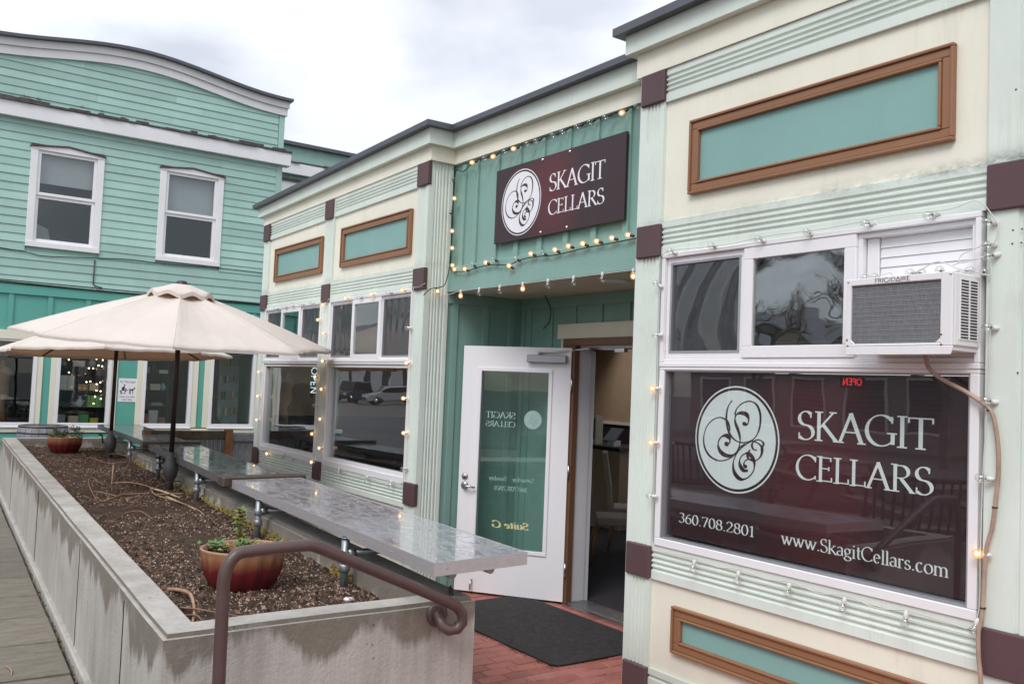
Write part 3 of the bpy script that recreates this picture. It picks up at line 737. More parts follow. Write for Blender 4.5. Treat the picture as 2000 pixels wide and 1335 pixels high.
# parapet trim: cream frieze, mint fascia, metal cap, following the slight fall of the roof
def cornice(path, zs):
    """path: front line (x, y); zs: roof line height at each point"""
    P = [Vector((x, y, 0)) for x, y in path]
    def off(i, d):
        ns = []
        for j in (i-1, i):
            if 0 <= j < len(P)-1:
                t = (P[j+1]-P[j]).normalized(); ns.append(Vector((t.y, -t.x, 0)))
        n = ns[0] if len(ns) == 1 else (ns[0]+ns[1])/(1+ns[0].dot(ns[1]))
        return P[i]+n*d
    def strip(o, zl, zh, name, mat, th, lo=None, hi=None):
        for i in range(len(P)-1):
            q = [off(i, o), off(i+1, o), off(i+1, o-th), off(i, o-th)]; zz = [zs[i], zs[i+1], zs[i+1], zs[i]]
            zL = [zl+z for z in zz] if lo is None else [lo[i], lo[i+1], lo[i+1], lo[i]]; zH = [zh+z for z in zz] if hi is None else [hi[i], hi[i+1], hi[i+1], hi[i]]
            vs = [Vector((p.x, p.y, z)) for p, z in zip(q, zL)] + [Vector((p.x, p.y, z)) for p, z in zip(q, zH)]
            MB().add(vs, [(0, 3, 2, 1), (4, 5, 6, 7), (0, 1, 5, 4), (1, 2, 6, 5), (2, 3, 7, 6), (3, 0, 4, 7)]).build(name, mat, SHOP)
    return strip
# left bay + sign wall in one run, then the taller right-hand part
s = cornice([(-10.59, 5.2), (-10.59, .0), (-6.552, .0), (-6.552, .24), (-3.9, .24)], [3.80, 3.80, 3.935, 3.938, 3.93])
fr_lo = [3.603, 3.603, 3.660, 3.660, 3.645]; fa_lo = [3.705, 3.705, 3.785, 3.785, 3.765]; cp_lo = [3.815, 3.815, 3.918, 3.920, 3.905]
s(.032, 0, 0, 'frieze_board', M_cream, .16, fr_lo, fa_lo); s(.085, 0, 0, 'fascia_board', M_mint, .2, [z+.0003 for z in fa_lo], cp_lo)
s(.145, 0, 0, 'metal_cap', M_cap, .5, [z+.0003 for z in cp_lo], [z+.045 for z in cp_lo])
s = cornice([(-3.96, 5.2), (-3.96, 0), (-1.0, 0)], [4.0, 4.0, 4.0])
s(.032, -.315, -.165, 'frieze_board', M_cream, .16); s(.085, -.1648, -.045, 'fascia_board', M_mint, .2)
s(.145, -.0448, .005, 'metal_cap', M_cap, .5)

# board and batten sign wall, beam, soffit
YS = .24
SW = facY(YS)
MB().fbox(SW, -6.60, -3.9, 2.75, 3.68, -.08, 0).build('sign_wall', M_teal, SHOP)
bat = MB().box(-.028, .028, -.018, 0, 0, .872).mesh('batten', M_teal)
for x in (-6.39, -6.19, -5.885, -5.585, -5.28, -4.968, -4.66, -4.335, -4.03): inst(bat, 'batten', SHOP, (x, YS-.0005, 2.7655))
MB().box(-6.551, -3.951, .20, YS, 2.548, 2.765).build('beam', M_teal, SHOP, bevel=.004)
MB().box(-6.58, -3.94, YS+.0005, 1.10, 2.556, 2.62).build('soffit', M_soffit, SHOP)
MB().lathe([(.10, 0), (.105, -.006), (.06, -.012), (0.001, -.014)], (-4.78, .55, 2.556), 20).build('soffit_light', M_white, SHOP)
# recess side wall and back wall with battens
MB().box(-6.66, -6.572, .2155, 1.10, 0, 2.556).build('recess_side_wall', M_teal, SHOP)
bs = MB().box(0, .014, -.028, .028, 0, 2.46).mesh('batten', M_teal)
for y in (.30, .62, .90): inst(bs, 'batten', SHOP, (-6.5718, y, .0))
MB().box(-6.5718, -6.556, .2157, 1.02, 2.4605, 2.5555).build('trim_board', M_teal, SHOP)
YB = 1.02
MB().box(-6.572, -5.86, YB, YB+.12, 0, 2.556).build('recess_back_wall', M_teal, SHOP)
MB().box(-5.86, -4.70, YB, YB+.12, 2.30, 2.556).build('recess_back_wall', M_teal, SHOP)
MB().box(-4.70, -3.95, YB, YB+.12, 0, 2.556).build('recess_back_wall', M_teal, SHOP)
MB().box(-6.555, -3.952, YB-.016, YB-.0005, 2.4605, 2.5555).build('trim_board', M_teal, SHOP)
bl = MB().box(-.028, .028, -.014, 0, 0, 2.46).mesh('batten', M_teal)
bsht = MB().box(-.028, .028, -.014, 0, 0, .145).mesh('batten', M_teal)
for x in (-6.53, -6.436, -6.12): inst(bl, 'batten', SHOP, (x, YB-.0005, 0))
for x in (-5.80, -5.465, -5.135, -4.80): inst(bsht, 'batten', SHOP, (x, YB-.0005, 2.315))
MB().box(-6.0, -4.55, YB-.028, YB-.0006, 2.183, 2.312).build('door_header', M_creamtrim, SHOP, bevel=.004)
MB().box(-5.955, -5.862, YB-.02, YB-.0006, 0, 2.1825).build('door_casing', M_creamtrim, SHOP, bevel=.003)
MB().box(-4.70, -4.61, YB-.02, YB-.0006, 0, 2.1825).build('door_casing', M_creamtrim, SHOP, bevel=.003)
# door frame: bronze stop at front, white jamb behind
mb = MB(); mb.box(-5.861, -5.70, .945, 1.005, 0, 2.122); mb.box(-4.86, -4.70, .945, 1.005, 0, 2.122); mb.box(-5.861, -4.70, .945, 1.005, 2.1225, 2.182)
mb.build('door_frame', M_bronzeshade, SHOP, bevel=.004)
mb = MB(); mb.box(-5.859, -5.715, 1.0055, 1.15, 0, 2.10); mb.box(-5.859, -5.722, 1.1505, 1.20, 0, 2.09); mb.box(-4.85, -4.702, 1.0055, 1.19, 0, 2.10); mb.box(-5.859, -4.702, 1.0055, 1.19, 2.1005, 2.16)
mb.build('door_jamb', M_jamb, SHOP, bevel=.003)
mb = MB()
mb.box(-5.70, -4.86, .905, .960, 0, .014); mb.box(-5.70, -4.86, .9605, 1.16, 0, .020)
for k in range(6): mb.box(-5.70, -4.86, .972+k*.031, .986+k*.031, .0202, .024)
mb.build('threshold', M_steel, SHOP)

# the open door leaf with its furniture
def make_door():
    D = DOOR; W, H0, H1 = .957, .02, 2.10; g0, g1, gb, gt = .182, .785, .40, 1.89
    mb = MB()
    mb.fbox(D, 0, g0, H0, H1, -.045, 0); mb.fbox(D, g1, W, H0, H1, -.045, 0); mb.fbox(D, g0, g1, H0, gb, -.045, 0); mb.fbox(D, g0, g1, gt, H1, -.045, 0)
    d = mb.build('door', M_doorwhite, SHOP)
    MB().frame(D, g0-.030, g1+.030, gb-.030, gt+.030, .034, .0005, .011).build('glazing_bead', M_doorwhite, d, bevel=.004)
    MB().fbox(D, g0, g1, gb, gt, -.028, -.018).build('pane', M_glassdoor, d)
    w = -.0165
    text_line(d, M_greyprint, 'SKAGIT', D, .472, .738, 1.492, .052, w, .13, .05); text_line(d, M_greyprint, 'CELLARS', D, .472, .736, 1.420, .044, w, .13, .05)
    text_line(d, M_greyprint, 'Saturday - Sunday', D, .29, .686, .966, .036, w, .12, .05); text_line(d, M_greyprint, '360.708.2801', D, .335, .64, .884, .038, w, .12, .05)
    text_line(d, M_yellowprint, 'Suite G', D, .315, .64, .572, .056, w, .21, .09, slant=.12)
    em = MB(); emblem(em, D, .318, 1.490, .078, .078, w, 0, 1, -1); em.build('emblem', [M_greyprint, M_teal], d, fix=False)
    c = MB().fbox(D, .03, .372, 1.972, 2.036, .0006, .058).build('door_closer', M_greymetal, d, bevel=.005)
    arm = MB(); p0 = D.p(.27, 2.05, .03)
    arm.lathe([(.012, -.014), (.012, .012)], p0, 10); arm.tube([p0, D.p(.10, 2.066, .045), D.p(-.02, 2.085, -.02), Vector((-5.55, .985, 2.098))], .008, 6)
    arm.tube([Vector((-5.55, .985, 2.098)), Vector((-5.25, 1.05, 2.09))], .009, 6); arm.box(-5.30, -5.19, 1.03, 1.07, 2.07, 2.1)
    arm.build('closer_arm', M_steel, d)
    h = MB(); fr3 = (D.u, D.v, D.w)
    h.lathe([(.034, .0006), (.034, .008), (.026, .016), (.012, .02), (.012, .045)], D.p(.897, .905), 18, fr=fr3)
    h.tube([D.p(.897, .905, .045), D.p(.86, .903, .05), D.p(.79, .897, .05)], [.011, .010, .008], 8)
    h.build('door_handle', M_steel, d)
    MB().lathe([(.028, .0006), (.028, .008), (.018, .014), (.0, .014)], D.p(.900, .982), 18, fr=fr3).build('deadbolt', M_steel, d)
    for z in (1.80, 1.08, .28):
        b = MB(); b.lathe([(.009, -.055), (.009, .055)], D.p(-.012, z, .006), 10); b.fbox(D, -.008, .0, z-.055, z+.055, -.04, .002); b.build('hinge', M_steel, d)
    k = MB(); k.tube([D.p(.80, .12, .001), D.p(.80, .105, .03), D.p(.80, .04, .04)], .008, 6); k.build('kick_stop', M_steel, d)
make_door()

sh = MB().lathe([(.004, 0), (.0035, .0015), (0, .001)], (0, 0, 0), 8, fr=(Vector((1, 0, 0)), Vector((0, 0, 1)), Vector((0, -1, 0)))).mesh('screw', M_black)
for x, z in ((-1.745, 2.475), (-1.71, 2.475), (-1.747, 2.42), (-1.712, 2.42), (-1.70, 3.06), (-1.74, 3.05), (-1.70, 3.02), (-1.74, 3.43), (-1.71, .60), (-1.72, 1.9)):
    inst(sh, 'screw', SHOP, (x, -.0253, z))
# ---- windows of the shop
def right_window():
    fr = FAC; w = MB()
    w.frame(fr, -3.722, -1.868, 1.912, 2.571, .026, -.09, .034); w.fbox(fr, -3.6958, -1.8942, 1.9382, 1.962, -.09, .022)
    w.frame(fr, -3.72, -1.870, .886, 1.9116, .040, -.09, .030, tb=.046, tt=.018)
    w = w.build('window', M_white, SHOP, bevel=.004)
    upper_sash(fr, w, -3.694, -3.118, 1.963, 2.544, .012, M_glasswavy, True, t=.04)
    upper_sash(fr, w, -3.117, -2.452, 1.963, 2.544, .030, M_glasswavy, False, t=.062)
    # blank infill of white slats with the air conditioner below
    f = MB().frame(fr, -2.4515, -1.8945, 1.9625, 2.544, .022, -.06, .012).build('sash', M_white, w, bevel=.003)
    z = 2.02
    while z < 2.52:
        MB().prism([fr.p(-2.36, z, -.05), fr.p(-2.36, z, -.028), fr.p(-2.36, z+.044, -.034), fr.p(-2.36, z+.044, -.05)], (.443, 0, 0)).build('infill_slat', M_white, w); z += .0452
    MB().fbox(fr, -2.425, -2.365, 1.985, 2.521, -.05, -.02).build('infill_stile', M_white, w, bevel=.003)
    # fixed light below: glass in front of a printed film
    MB().frame(fr, -3.679, -1.911, .933, 1.893, .006, -.03, .022).build('glazing_gasket', M_greymetal, w)
    MB().fbox(fr, -3.673, -1.917, .939, 1.887, -.016, -.010).build('pane', M_clearglass, w)
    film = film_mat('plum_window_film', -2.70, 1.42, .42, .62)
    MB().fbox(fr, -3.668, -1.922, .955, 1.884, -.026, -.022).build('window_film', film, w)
    W = -.0208
    text_line(w, M_print, 'SKAGIT', fr, -2.795, -2.085, 1.563, .137, W, .118, .044)
    text_line(w, M_print, 'CELLARS', fr, -2.795, -2.085, 1.367, .118, W, .118, .044)
    text_line(w, M_print, '360.708.2801', fr, -3.578, -3.038, 1.036, .054, W, .12, .05)
    text_line(w, M_print, 'www.SkagitCellars.com', fr, -2.872, -2.012, 1.032, .062, W, .12, .05)
    em = MB(); emblem(em, fr, -3.183, 1.530, .286, .285, W, 0, 1); em.build('emblem', [M_print, M_maroon], w, fix=False)
right_window()
def bay_window(u0, u1, a, b):
    """a, b: lower glass limits"""
    fr = FAC; w = MB()
    w.frame(fr, u0, u1, 1.935, 2.571, .028, -.09, .032); w.frame(fr, u0, u1, .886, 1.9346, .032, -.09, .028, tb=.06, tt=.02)
    w = w.build('window', M_white, SHOP, bevel=.004)
    t = (u1-u0-.056); c0 = u0+.028
    x1, x2 = c0+t*.305, c0+t*.665
    upper_sash(fr, w, c0, x1-.001, 1.963, 2.544, .010, M_glasswavy, True, t=.034)
    upper_sash(fr, w, x1, x2, 1.963, 2.544, .028, M_glass, False, t=.048)
    upper_sash(fr, w, x2+.001, u1-.028, 1.963, 2.544, .010, M_glasswavy, True, t=.034)
    MB().frame(fr, u0+.0322, u1-.0322, .9462, 1.9144, .030, -.05, .012).build('sash', M_white, w, bevel=.003)
    MB().fbox(fr, u0+.062, u1-.062, .976, 1.885, -.03, -.024).build('pane', M_glass, w)
    return w
wl = bay_window(-10.40, -8.722, 0, 0); bay_window(-8.508, -6.742, 0, 0)
# interior of the shop, seen through door and glass
room = MB(); room.box(-10.45, -8.3, 5.2, 5.3, 1.30, 2.7); room.box(-8.3, -1.55, 5.2, 5.3, 2.45, 2.7); room.box(-2.1, -1.55, 5.2, 5.3, 1.30, 2.45); room.box(-10.46, -10.45, .11, 5.2, 1.30, 2.7); room.box(-1.56, -1.55, .11, 5.2, 1.3, 2.7)
room.build('room_wall', M_roomwall, SHOP)
room = MB(); room.box(-10.45, -8.3, 5.2, 5.31, 0, 1.2595); room.box(-8.3, -1.55, 5.2, 5.31, 0, .75); room.box(-2.1, -1.55, 5.2, 5.31, .7505, 1.2595); room.box(-10.462, -10.45, .11, 5.2, 0, 1.2995); room.box(-1.56, -1.548, .11, 5.2, 0, 1.2995)
room.build('wainscot', M_roomdark, SHOP)
RF = Fr((0, 5.2, 0), (1, 0, 0), (0, 0, 1), (0, -1, 0))          # unseen rear windows, added to let daylight into the room
for k in range(4):
    a = -8.299+k*1.5495; added_win = MB().frame(RF, a, a+1.549, .7515, 2.449, .05, -.08, .02).build('window', M_white, SHOP)
    MB().fbox(RF, a+.05, a+1.499, .8015, 2.399, -.04, -.034).build('pane', M_clearglass, added_win)
MB().box(-10.45, -8.3, 5.17, 5.32, 1.26, 1.2995).build('chair_rail', M_creamtrim, SHOP)
rc = MB(); rc.box(-10.47, -6.665, .102, 1.141, 2.7, 2.76); rc.box(-10.47, -9.7, 1.1415, 5.2, 2.7, 2.76); rc.box(-7.6, -1.55, 1.1415, 5.2, 2.7, 2.76); rc.box(-9.7, -7.6, 1.1415, 3.2, 2.7, 2.76); rc.box(-9.7, -7.6, 5.05, 5.2, 2.7, 2.76); rc.frame(Fr((0, 0, 2.7605), (1, 0, 0), (0, 1, 0), (0, 0, 1)), -9.76, -7.54, 3.14, 5.11, .06, 0, .9); rc.box(-3.849, -1.55, .102, 1.141, 2.7, 2.76)  # opening and shaft added to bring daylight down the back wall
rc.build('room_ceiling', M_roomwall, SHOP)
MB().box(-10.47, -1.55, 1.141, 5.2, -.02, .010).build('room_floor', M_carpet, SHOP)
rf = MB(); rf.box(-10.58, -6.58, .102, 1.14, -.02, .0095); rf.box(-3.85, -1.5, .102, 1.14, -.02, .0095); rf.build('room_floor', M_carpet, SHOP)
rb = MB(); rb.box(-10.59, -9.765, .25, 5.3, 3.66, 3.70); rb.box(-7.535, -1.4, .25, 5.3, 3.66, 3.70); rb.box(-9.7645, -7.5355, .25, 3.135, 3.66, 3.70); rb.box(-9.7645, -7.5355, 5.115, 5.3, 3.66, 3.70)  # gap in the roof added to admit daylight below
rf_ = rb.build('roof', M_cap, SHOP)
MB().box(-9.76, -7.54, 3.14, 5.11, 3.702, 3.712).build('added_skylight', M_clearglass, rf_)  # unseen roof light, added to wash the back wall with daylight

# neon sign hanging inside the left bay window
ns = thing('neon_sign', 'white neon tube sign reading OPEN hung sideways inside the far bay window', 'neon sign', (-9.2, .07, 1.9))
nb = MB()
NF = Fr((-8.98, .075, 1.885), (0, 0, -1), (1, 0, 0), (0, -1, 0))
x = 0
for c in 'OPEN':
    a, st, _, _ = GL[c]
    if c == 'E': st = [LN(.13, 0, .13, 1), LN(.13, 1, .5, 1), LN(.13, .5, .45, .5), LN(.13, 0, .5, 0)]
    for s_ in st:
        nb.tube([NF.p((x+px)*.105, (py-1.0)*.16) for px, py in s_], .0045, 6)
    x += a
nb.build('tube', M_neon, ns)
hb = MB(); hb.tube([(-9.02, .075, 1.885), (-9.02, .075, 1.95)], .002, 5); hb.tube([(-9.11, .075, 1.87), (-9.11, .075, 1.95)], .002, 5); hb.fbox(NF, -.01, .33, -.20, -.165, -.03, -.01); hb.build('bracket', M_black, ns)

M_char = plain('blackened_wood', (.075, .068, .066), .85, 0, .5, 9, .8, 60)
# ---------------------------------------------------------------- the green clapboard building at the end of the row
GB = thing('clapboard_building', 'two-storey aqua clapboard building with a curved white-edged parapet', 'building', (LX-1, -.66, 0))
YC, Y0, Y1 = -.66, -3.11, 1.79
def roofline(y):
    d = min(1, abs(y-YC)/2.45); return 6.66+.25*(.5+.5*math.cos(math.pi*d))**1.05
def gb_front():
    L = LEF
    # rough wall core with openings left behind the windows
    WIN = [(-2.02, -1.19, 3.66, 5.06), (-.16, .68, 3.66, 5.06)]
    core = MB()
    core.box(LX-.2, LX-.02, Y0, -2.02, 2.3, 5.5); core.box(LX-.2, LX-.02, -1.19, -.16, 2.3, 5.5); core.box(LX-.2, LX-.02, .68, Y1, 2.3, 5.5)
    for a, b, c, d in WIN: core.box(LX-.2, LX-.02, a, b, 2.3, c); core.box(LX-.2, LX-.02, a, b, d, 5.5)
    core.box(LX-.2, LX-.02, Y0, Y1, 5.5, 6.35)
    core.build('wall', M_clap, GB)
    cas = [(-2.125, -1.095), (-.25, .785)]
    def board(y0, y1, z, h=.131):
        if y1-y0 > 1.0 and random.random() < .75:          # butt joint between lengths
            s = random.uniform(y0+.3, y1-.3); plank(y0, s-.0012, z, h); plank(s+.0012, y1, z, h)
        else: plank(y0, y1, z, h)
    def plank(y0, y1, z, h):
        z += random.uniform(-.0022, .0022); w0 = .014+random.uniform(-.002, .003)
        m = MB().prism([L.p(y0, z, -.02), L.p(y0, z, w0), L.p(y0, z+h, .001), L.p(y0, z+h, -.02)], (0, y1-y0, 0))
        m.build('siding_board', M_clap, GB)
    z = 3.0
    while z < 5.45:
        iv = [(Y0+.09, Y1-.10)]
        for a, b in cas:
            if z+.12 > 3.60 and z < 5.12:
                iv = [q for p in iv for q in ((p[0], min(p[1], a)), (max(p[0], b), p[1])) if q[1]-q[0] > .02]
        for a, b in iv: board(a, b, z)
        z += .1265
    z = 5.72
    while z < 6.62:
        ys = [Y0+.1+i*.01 for i in range(int((Y1-Y0-.2)/.01))]
        ok = [y for y in ys if roofline(y)-.27 > z]
        if ok: board(min(ok), max(ok), z, .128)
        z += .1225
    for a, b in ((Y1-.10, Y1), (Y0, Y0+.09)):
        MB().fbox(L, a, b, 3.0, 5.49, -.2, .018).build('corner_board', M_clap, GB, bevel=.003)
        MB().fbox(L, a+.0, b, 5.72, 6.42, -.2, .018).build('corner_board', M_clap, GB, bevel=.003)
    # curved parapet boards and cap
    def curve(lo, hi, w0, w1, name, mat, over=0):
        N = 44; mb = MB(); a, b = Y0-over, Y1+over
        ys = [a+(b-a)*i/N for i in range(N+1)]
        for i in range(N):
            q = [(ys[i], roofline(ys[i])), (ys[i+1], roofline(ys[i+1]))]
            vs = [L.p(y, z+h, w) for w in (w0, w1) for y, z in q for h in (lo, hi)]
            mb.add(vs, [(0, 1, 3, 2), (4, 6, 7, 5), (0, 2, 6, 4), (1, 5, 7, 3)] + ([(0, 4, 5, 1)] if i == 0 else []) + ([(2, 3, 7, 6)] if i == N-1 else []))
        return mb.build(name, mat, GB)
    curve(-.28, -.152, -.05, .05, 'curved_fascia', M_whitew, .03); curve(-.15, -.035, -.05, .085, 'curved_fascia', M_whitew, .05)
    curve(-.034, .012, -.4, .165, 'roof_edge', M_cap, .09)
    # white belt course with a weathered sill on top
    MB().fbox(L, Y0-.05, Y1+.12, 5.487, 5.712, -.1, .10).build('belt_course', M_whitew, GB, bevel=.004)
    mb = MB(); y = Y0-.06
    while y < Y1+.12:
        w = random.uniform(.05, .3); e = min(y+w, Y1+.13)
        mb.fbox(L, y, e, 5.7125, 5.738+random.uniform(0, .045), -.02, .128+random.uniform(-.022, .012)); y = e+.0005
    mb.build('weathered_sill', M_char, GB)
    for y, z, w in ((-2.3, 5.84, .12), (-2.1, 5.835, .07), (-1.5, 5.842, .06), (-1.2, 5.838, .05), (-.55, 5.84, .045)):
        mb = MB(); 
        for k in range(5): mb.fbox(L, y+w*k/5, y+w*(k+1)/5-.002, z-.012*random.random(), z+.006+.018*random.random(), .0, .0135+.002*k % .004)
        mb.build('peeled_patch', M_wood, GB)
    # upper windows
    for k, (u0, u1) in enumerate(cas):
        w = MB(); w.fbox(L, u0, u0+.10, 3.66, 5.06, -.03, .030); w.fbox(L, u1-.10, u1, 3.66, 5.06, -.03, .030)
        m = (u0+u1)/2
        w.prism([L.p(u0, 5.0605, -.03), L.p(u1, 5.0605, -.03), L.p(u1, 5.095, -.03), L.p(m, 5.158, -.03), L.p(u0, 5.095, -.03)], (.064, 0, 0))
        w.fbox(L, u0, u1, 3.578, 3.6595, -.03, .045)
        w = w.build('window', M_whitew, GB, bevel=.004)
        MB().prism([L.p(u0-.015, 5.0955, -.02), L.p(m, 5.1585, -.02), L.p(u1+.015, 5.0955, -.02), L.p(u1+.015, 5.118, -.02), L.p(m, 5.181, -.02), L.p(u0-.015, 5.118, -.02)], (.075, 0, 0)).build('drip_cap', M_block, w)
        a, b = u0+.1005, u1-.1005
        MB().frame(L, a, b, 4.375, 5.06, .045, -.05, .006).build('sash', M_white, w, bevel=.003)
        MB().frame(L, a, b, 3.6605, 4.374, .045, -.07, -.015, tb=.05).build('sash', M_white, w, bevel=.003)
        MB().fbox(L, a+.045, b-.045, 4.42, 5.015, -.03, -.025).build('pane', M_glass, w); MB().fbox(L, a+.045, b-.045, 3.71, 4.33, -.05, -.045).build('pane', M_glass, w)
        MB().fbox(L, a+.02, b-.02, 4.58 if k == 0 else 4.36, 5.06, -.115, -.11).build('roller_blind', M_blind, w)
        if k == 0: MB().prism([L.p(a, 3.66, -.6), L.p(a+.33, 3.66, -.6), L.p(a+.27, 3.95, -.6), L.p(a+.1, 4.02, -.6), L.p(a, 3.98, -.6)], (.02, 0, 0)).build('propped_board', M_blind, w)
    # deep teal storefront
    S = M_deepteal
    MB().fbox(L, Y0, Y1, 2.845, 2.985, -.1, .035).build('frieze_board', S, GB, bevel=.004)
    MB().fbox(L, Y0, Y1, 2.30, 2.8445, -.1, .0).build('wall_panel', S, GB)
    bm_ = MB().box(0, .022, -.035, .035, 0, .543).mesh('batten', S)
    y = -2.78
    while y < Y1: inst(bm_, 'batten', GB, (LX+.0005, y, 2.301)); y += .5265
    MB().fbox(L, Y0, Y1, 2.165, 2.2995, -.1, .045).build('header_board', M_creamtrim, GB, bevel=.004)
    GL_ = [(-2.92, -1.906), (-1.53, -.855), (-.277, .393), (.792, 1.457)]
    for a, b in GL_:
        w = MB().frame(L, a-.055, b+.055, .868, 2.164, .055, -.06, .030, tb=.06, tt=.03).build('window', M_white, GB, bevel=.003)
        MB().fbox(L, a-.065, b+.065, .852, .8675, -.03, .05).build('sill', M_white, w, bevel=.003)
        MB().fbox(L, a, b, .928, 2.134, -.02, -.014).build('pane', M_glass, w)
    for a, b in ((-1.8505, -1.772), (-1.663, -1.5855), (-.7995, -.71), (-.418, -.3325), (.4485, .544), (.645, .7365), (1.5125, 1.60)):
        MB().fbox(L, a, b, .8685, 2.164, -.06, .02).build('window_casing', M_creamtrim, GB, bevel=.003)
    for a, b in ((-1.772, -1.663), (-.71, -.418), (.544, .645), (1.60, Y1)):
        MB().fbox(L, a+.0005, b-.0005, .8685, 2.164, -.06, .004).build('wall_panel', S, GB)
    MB().fbox(L, Y0, Y1, .782, .8515, -.06, .028).build('sill_board', M_creamtrim, GB, bevel=.003)
    z = .02
    while z < .75:
        MB().prism([L.p(Y0, z, -.06), L.p(Y0, z, .016), L.p(Y0, min(z+.15, .781), .003), L.p(Y0, min(z+.15, .781), -.06)], (0, Y1-Y0, 0)).build('siding_board', S, GB); z += .15
    # sides, floors, roof
    mb = MB(); mb.box(-24, LX-.2, Y0, Y0+.12, 0, 6.35); mb.box(-24, LX-.2, Y1-.12, Y1-.002, 0, 5.49); mb.box(-24, LX-.2, Y1-.12, Y1-.002, 5.4905, 6.35); mb.box(-24, -23.8, Y0, Y1, 0, 6.3)
    mb.build('side_wall', M_clap, GB)
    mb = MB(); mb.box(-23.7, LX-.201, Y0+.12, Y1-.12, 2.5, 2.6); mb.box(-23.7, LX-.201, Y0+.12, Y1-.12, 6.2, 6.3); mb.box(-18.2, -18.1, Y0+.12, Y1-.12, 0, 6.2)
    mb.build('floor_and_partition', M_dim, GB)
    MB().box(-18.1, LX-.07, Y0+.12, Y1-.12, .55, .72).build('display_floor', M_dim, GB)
    # rear wing, set back
    wg = MB(); wg.box(-24, LX-2.1, Y1, 9, 0, 6.0); wg.build('rear_wing_wall', M_clap, GB)
    WF = Fr((LX-2.1, 0, 0), (0, 1, 0), (0, 0, 1), (1, 0, 0))
    MB().fbox(WF, Y1, 9, 6.001, 6.44, -.3, .05).build('wing_parapet', M_clap, GB)
    MB().fbox(WF, Y1, 9, 6.4405, 6.51, -.4, .16).build('roof_edge', M_cap, GB)
    MB().fbox(WF, Y1, 9, 5.86, 6.08, .0505, .15).build('belt_course', M_whitew, GB)
    mb = MB(); y = Y1
    while y < 4.6:
        e = y+random.uniform(.08, .3); mb.fbox(WF, y, e, 6.0805, 6.10+random.uniform(0, .035), .03, .17+random.uniform(-.02, .02)); y = e+.0005
    mb.build('weathered_sill', M_char, GB)
    MB().fbox(WF, 2.3, 3.3, 5.02, 5.72, .001, .03).build('wing_window', M_whitew, GB); MB().fbox(WF, 2.25, 3.4, 5.72, 5.775, .001, .06).build('drip_cap', M_wetwood, GB)
    # wires and conduit
    c = MB(); c.tube(crom([L.p(y, z, .022) for y, z in ((-3.1, 3.54), (-2.44, 3.509), (-2.09, 3.484), (-1.846, 3.453), (-1.22, 3.50), (-.645, 3.54), (0, 3.53), (.9, 3.56), (1.7, 3.555))]), .006, 5)
    c.tube(crom([L.p(-3.1, 3.03, .045), L.p(-1.2, 2.995, .05), L.p(.2, 3.0, .05), L.p(1.75, 3.005, .05)]), .012, 5)
    c.tube([L.p(-3.1, 3.045, .04), L.p(1.75, 3.02, .04)], .008, 5); c.build('wire', M_black, GB)
    c = MB(); c.tube([L.p(-1.147, 3.473, .02), L.p(-1.152, 3.10, .025), L.p(-1.13, 3.07, .03), L.p(-1.02, 3.046, .04)], .009, 6); c.build('conduit', M_darkmetal, GB)
M_blind = plain('grey_roller_blind', (.42, .43, .45), .8, 0, .04, 3, .2, 200)
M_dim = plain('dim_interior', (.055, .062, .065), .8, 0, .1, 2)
gb_front()

# ---- what stands inside the green building's display windows
DEEPC = {'green': (.09, .34, .12), 'white': (.6, .6, .6), 'kraft': (.32, .2, .11), 'yellow': (.6, .5, .06), 'grey': (.25, .27, .3), 'terracotta': (.4, .13, .06), 'cream': (.6, .54, .42), 'black': (.02, .02, .02), 'pale blue': (.35, .45, .55)}
CM = {k: plain('goods_'+k.replace(' ', '_'), v, .6, 0, .08) for k, v in DEEPC.items()}
def display_shelf(y0, y1, x, levels, tint, label):
    t = thing('display_shelf', label, 'shelf', (x, (y0+y1)/2, .72))
    p = MB()
    for y in (y0, y1-.03):
        for xx in (x-.30, x): p.box(xx-.015, xx+.015, y, y+.03, .72, 2.25)
    p.build('post', M_black, t)
    for z in levels: MB().box(x-.315, x+.016, y0-.01, y1+.01, z-.02, z).build('shelf_board', tint, t)
    return t
SH_A = [.90, 1.16, 1.42, 1.80]; SH_B = [.90, 1.20, 1.46, 1.74]
display_shelf(-1.56, -.86, -15.55, SH_A, M_black, 'black display shelf with small goods behind the second shop window')
display_shelf(-.25, .20, -15.55, SH_B, M_black, 'black display shelf behind the third shop window')
LEV = ['bottom shelf', 'second shelf', 'third shelf', 'top shelf']
def goods(y, lev, zs, w, h, d, col, where, shape='box'):
    z = zs[lev]+.001
    if shape == 'box':
        mb = MB().box(-15.60-d/2, -15.60+d/2, y-w/2, y+w/2, z, z+h)
        mb.box(-15.60-d/2-.002, -15.60+d/2+.002, y-w/2-.002, y+w/2+.002, z+h*.78, z+h+.001)
    else:
        mb = MB().lathe([(w*.32, 0), (w*.5, h*.3), (w*.46, h*.6), (w*.2, h*.78), (w*.24, h), (w*.15, h*.98)], (-15.60, y, z), 12)
    o = mb.build({'box': 'gift_box', 'jar': 'vase'}[shape], CM[col])
    n = {'box': 'box', 'jar': 'vase'}[shape]
    tag(o, f'small {col} {n} on the {LEV[lev]} behind the {where} shop window', n, 'small goods in the display windows')
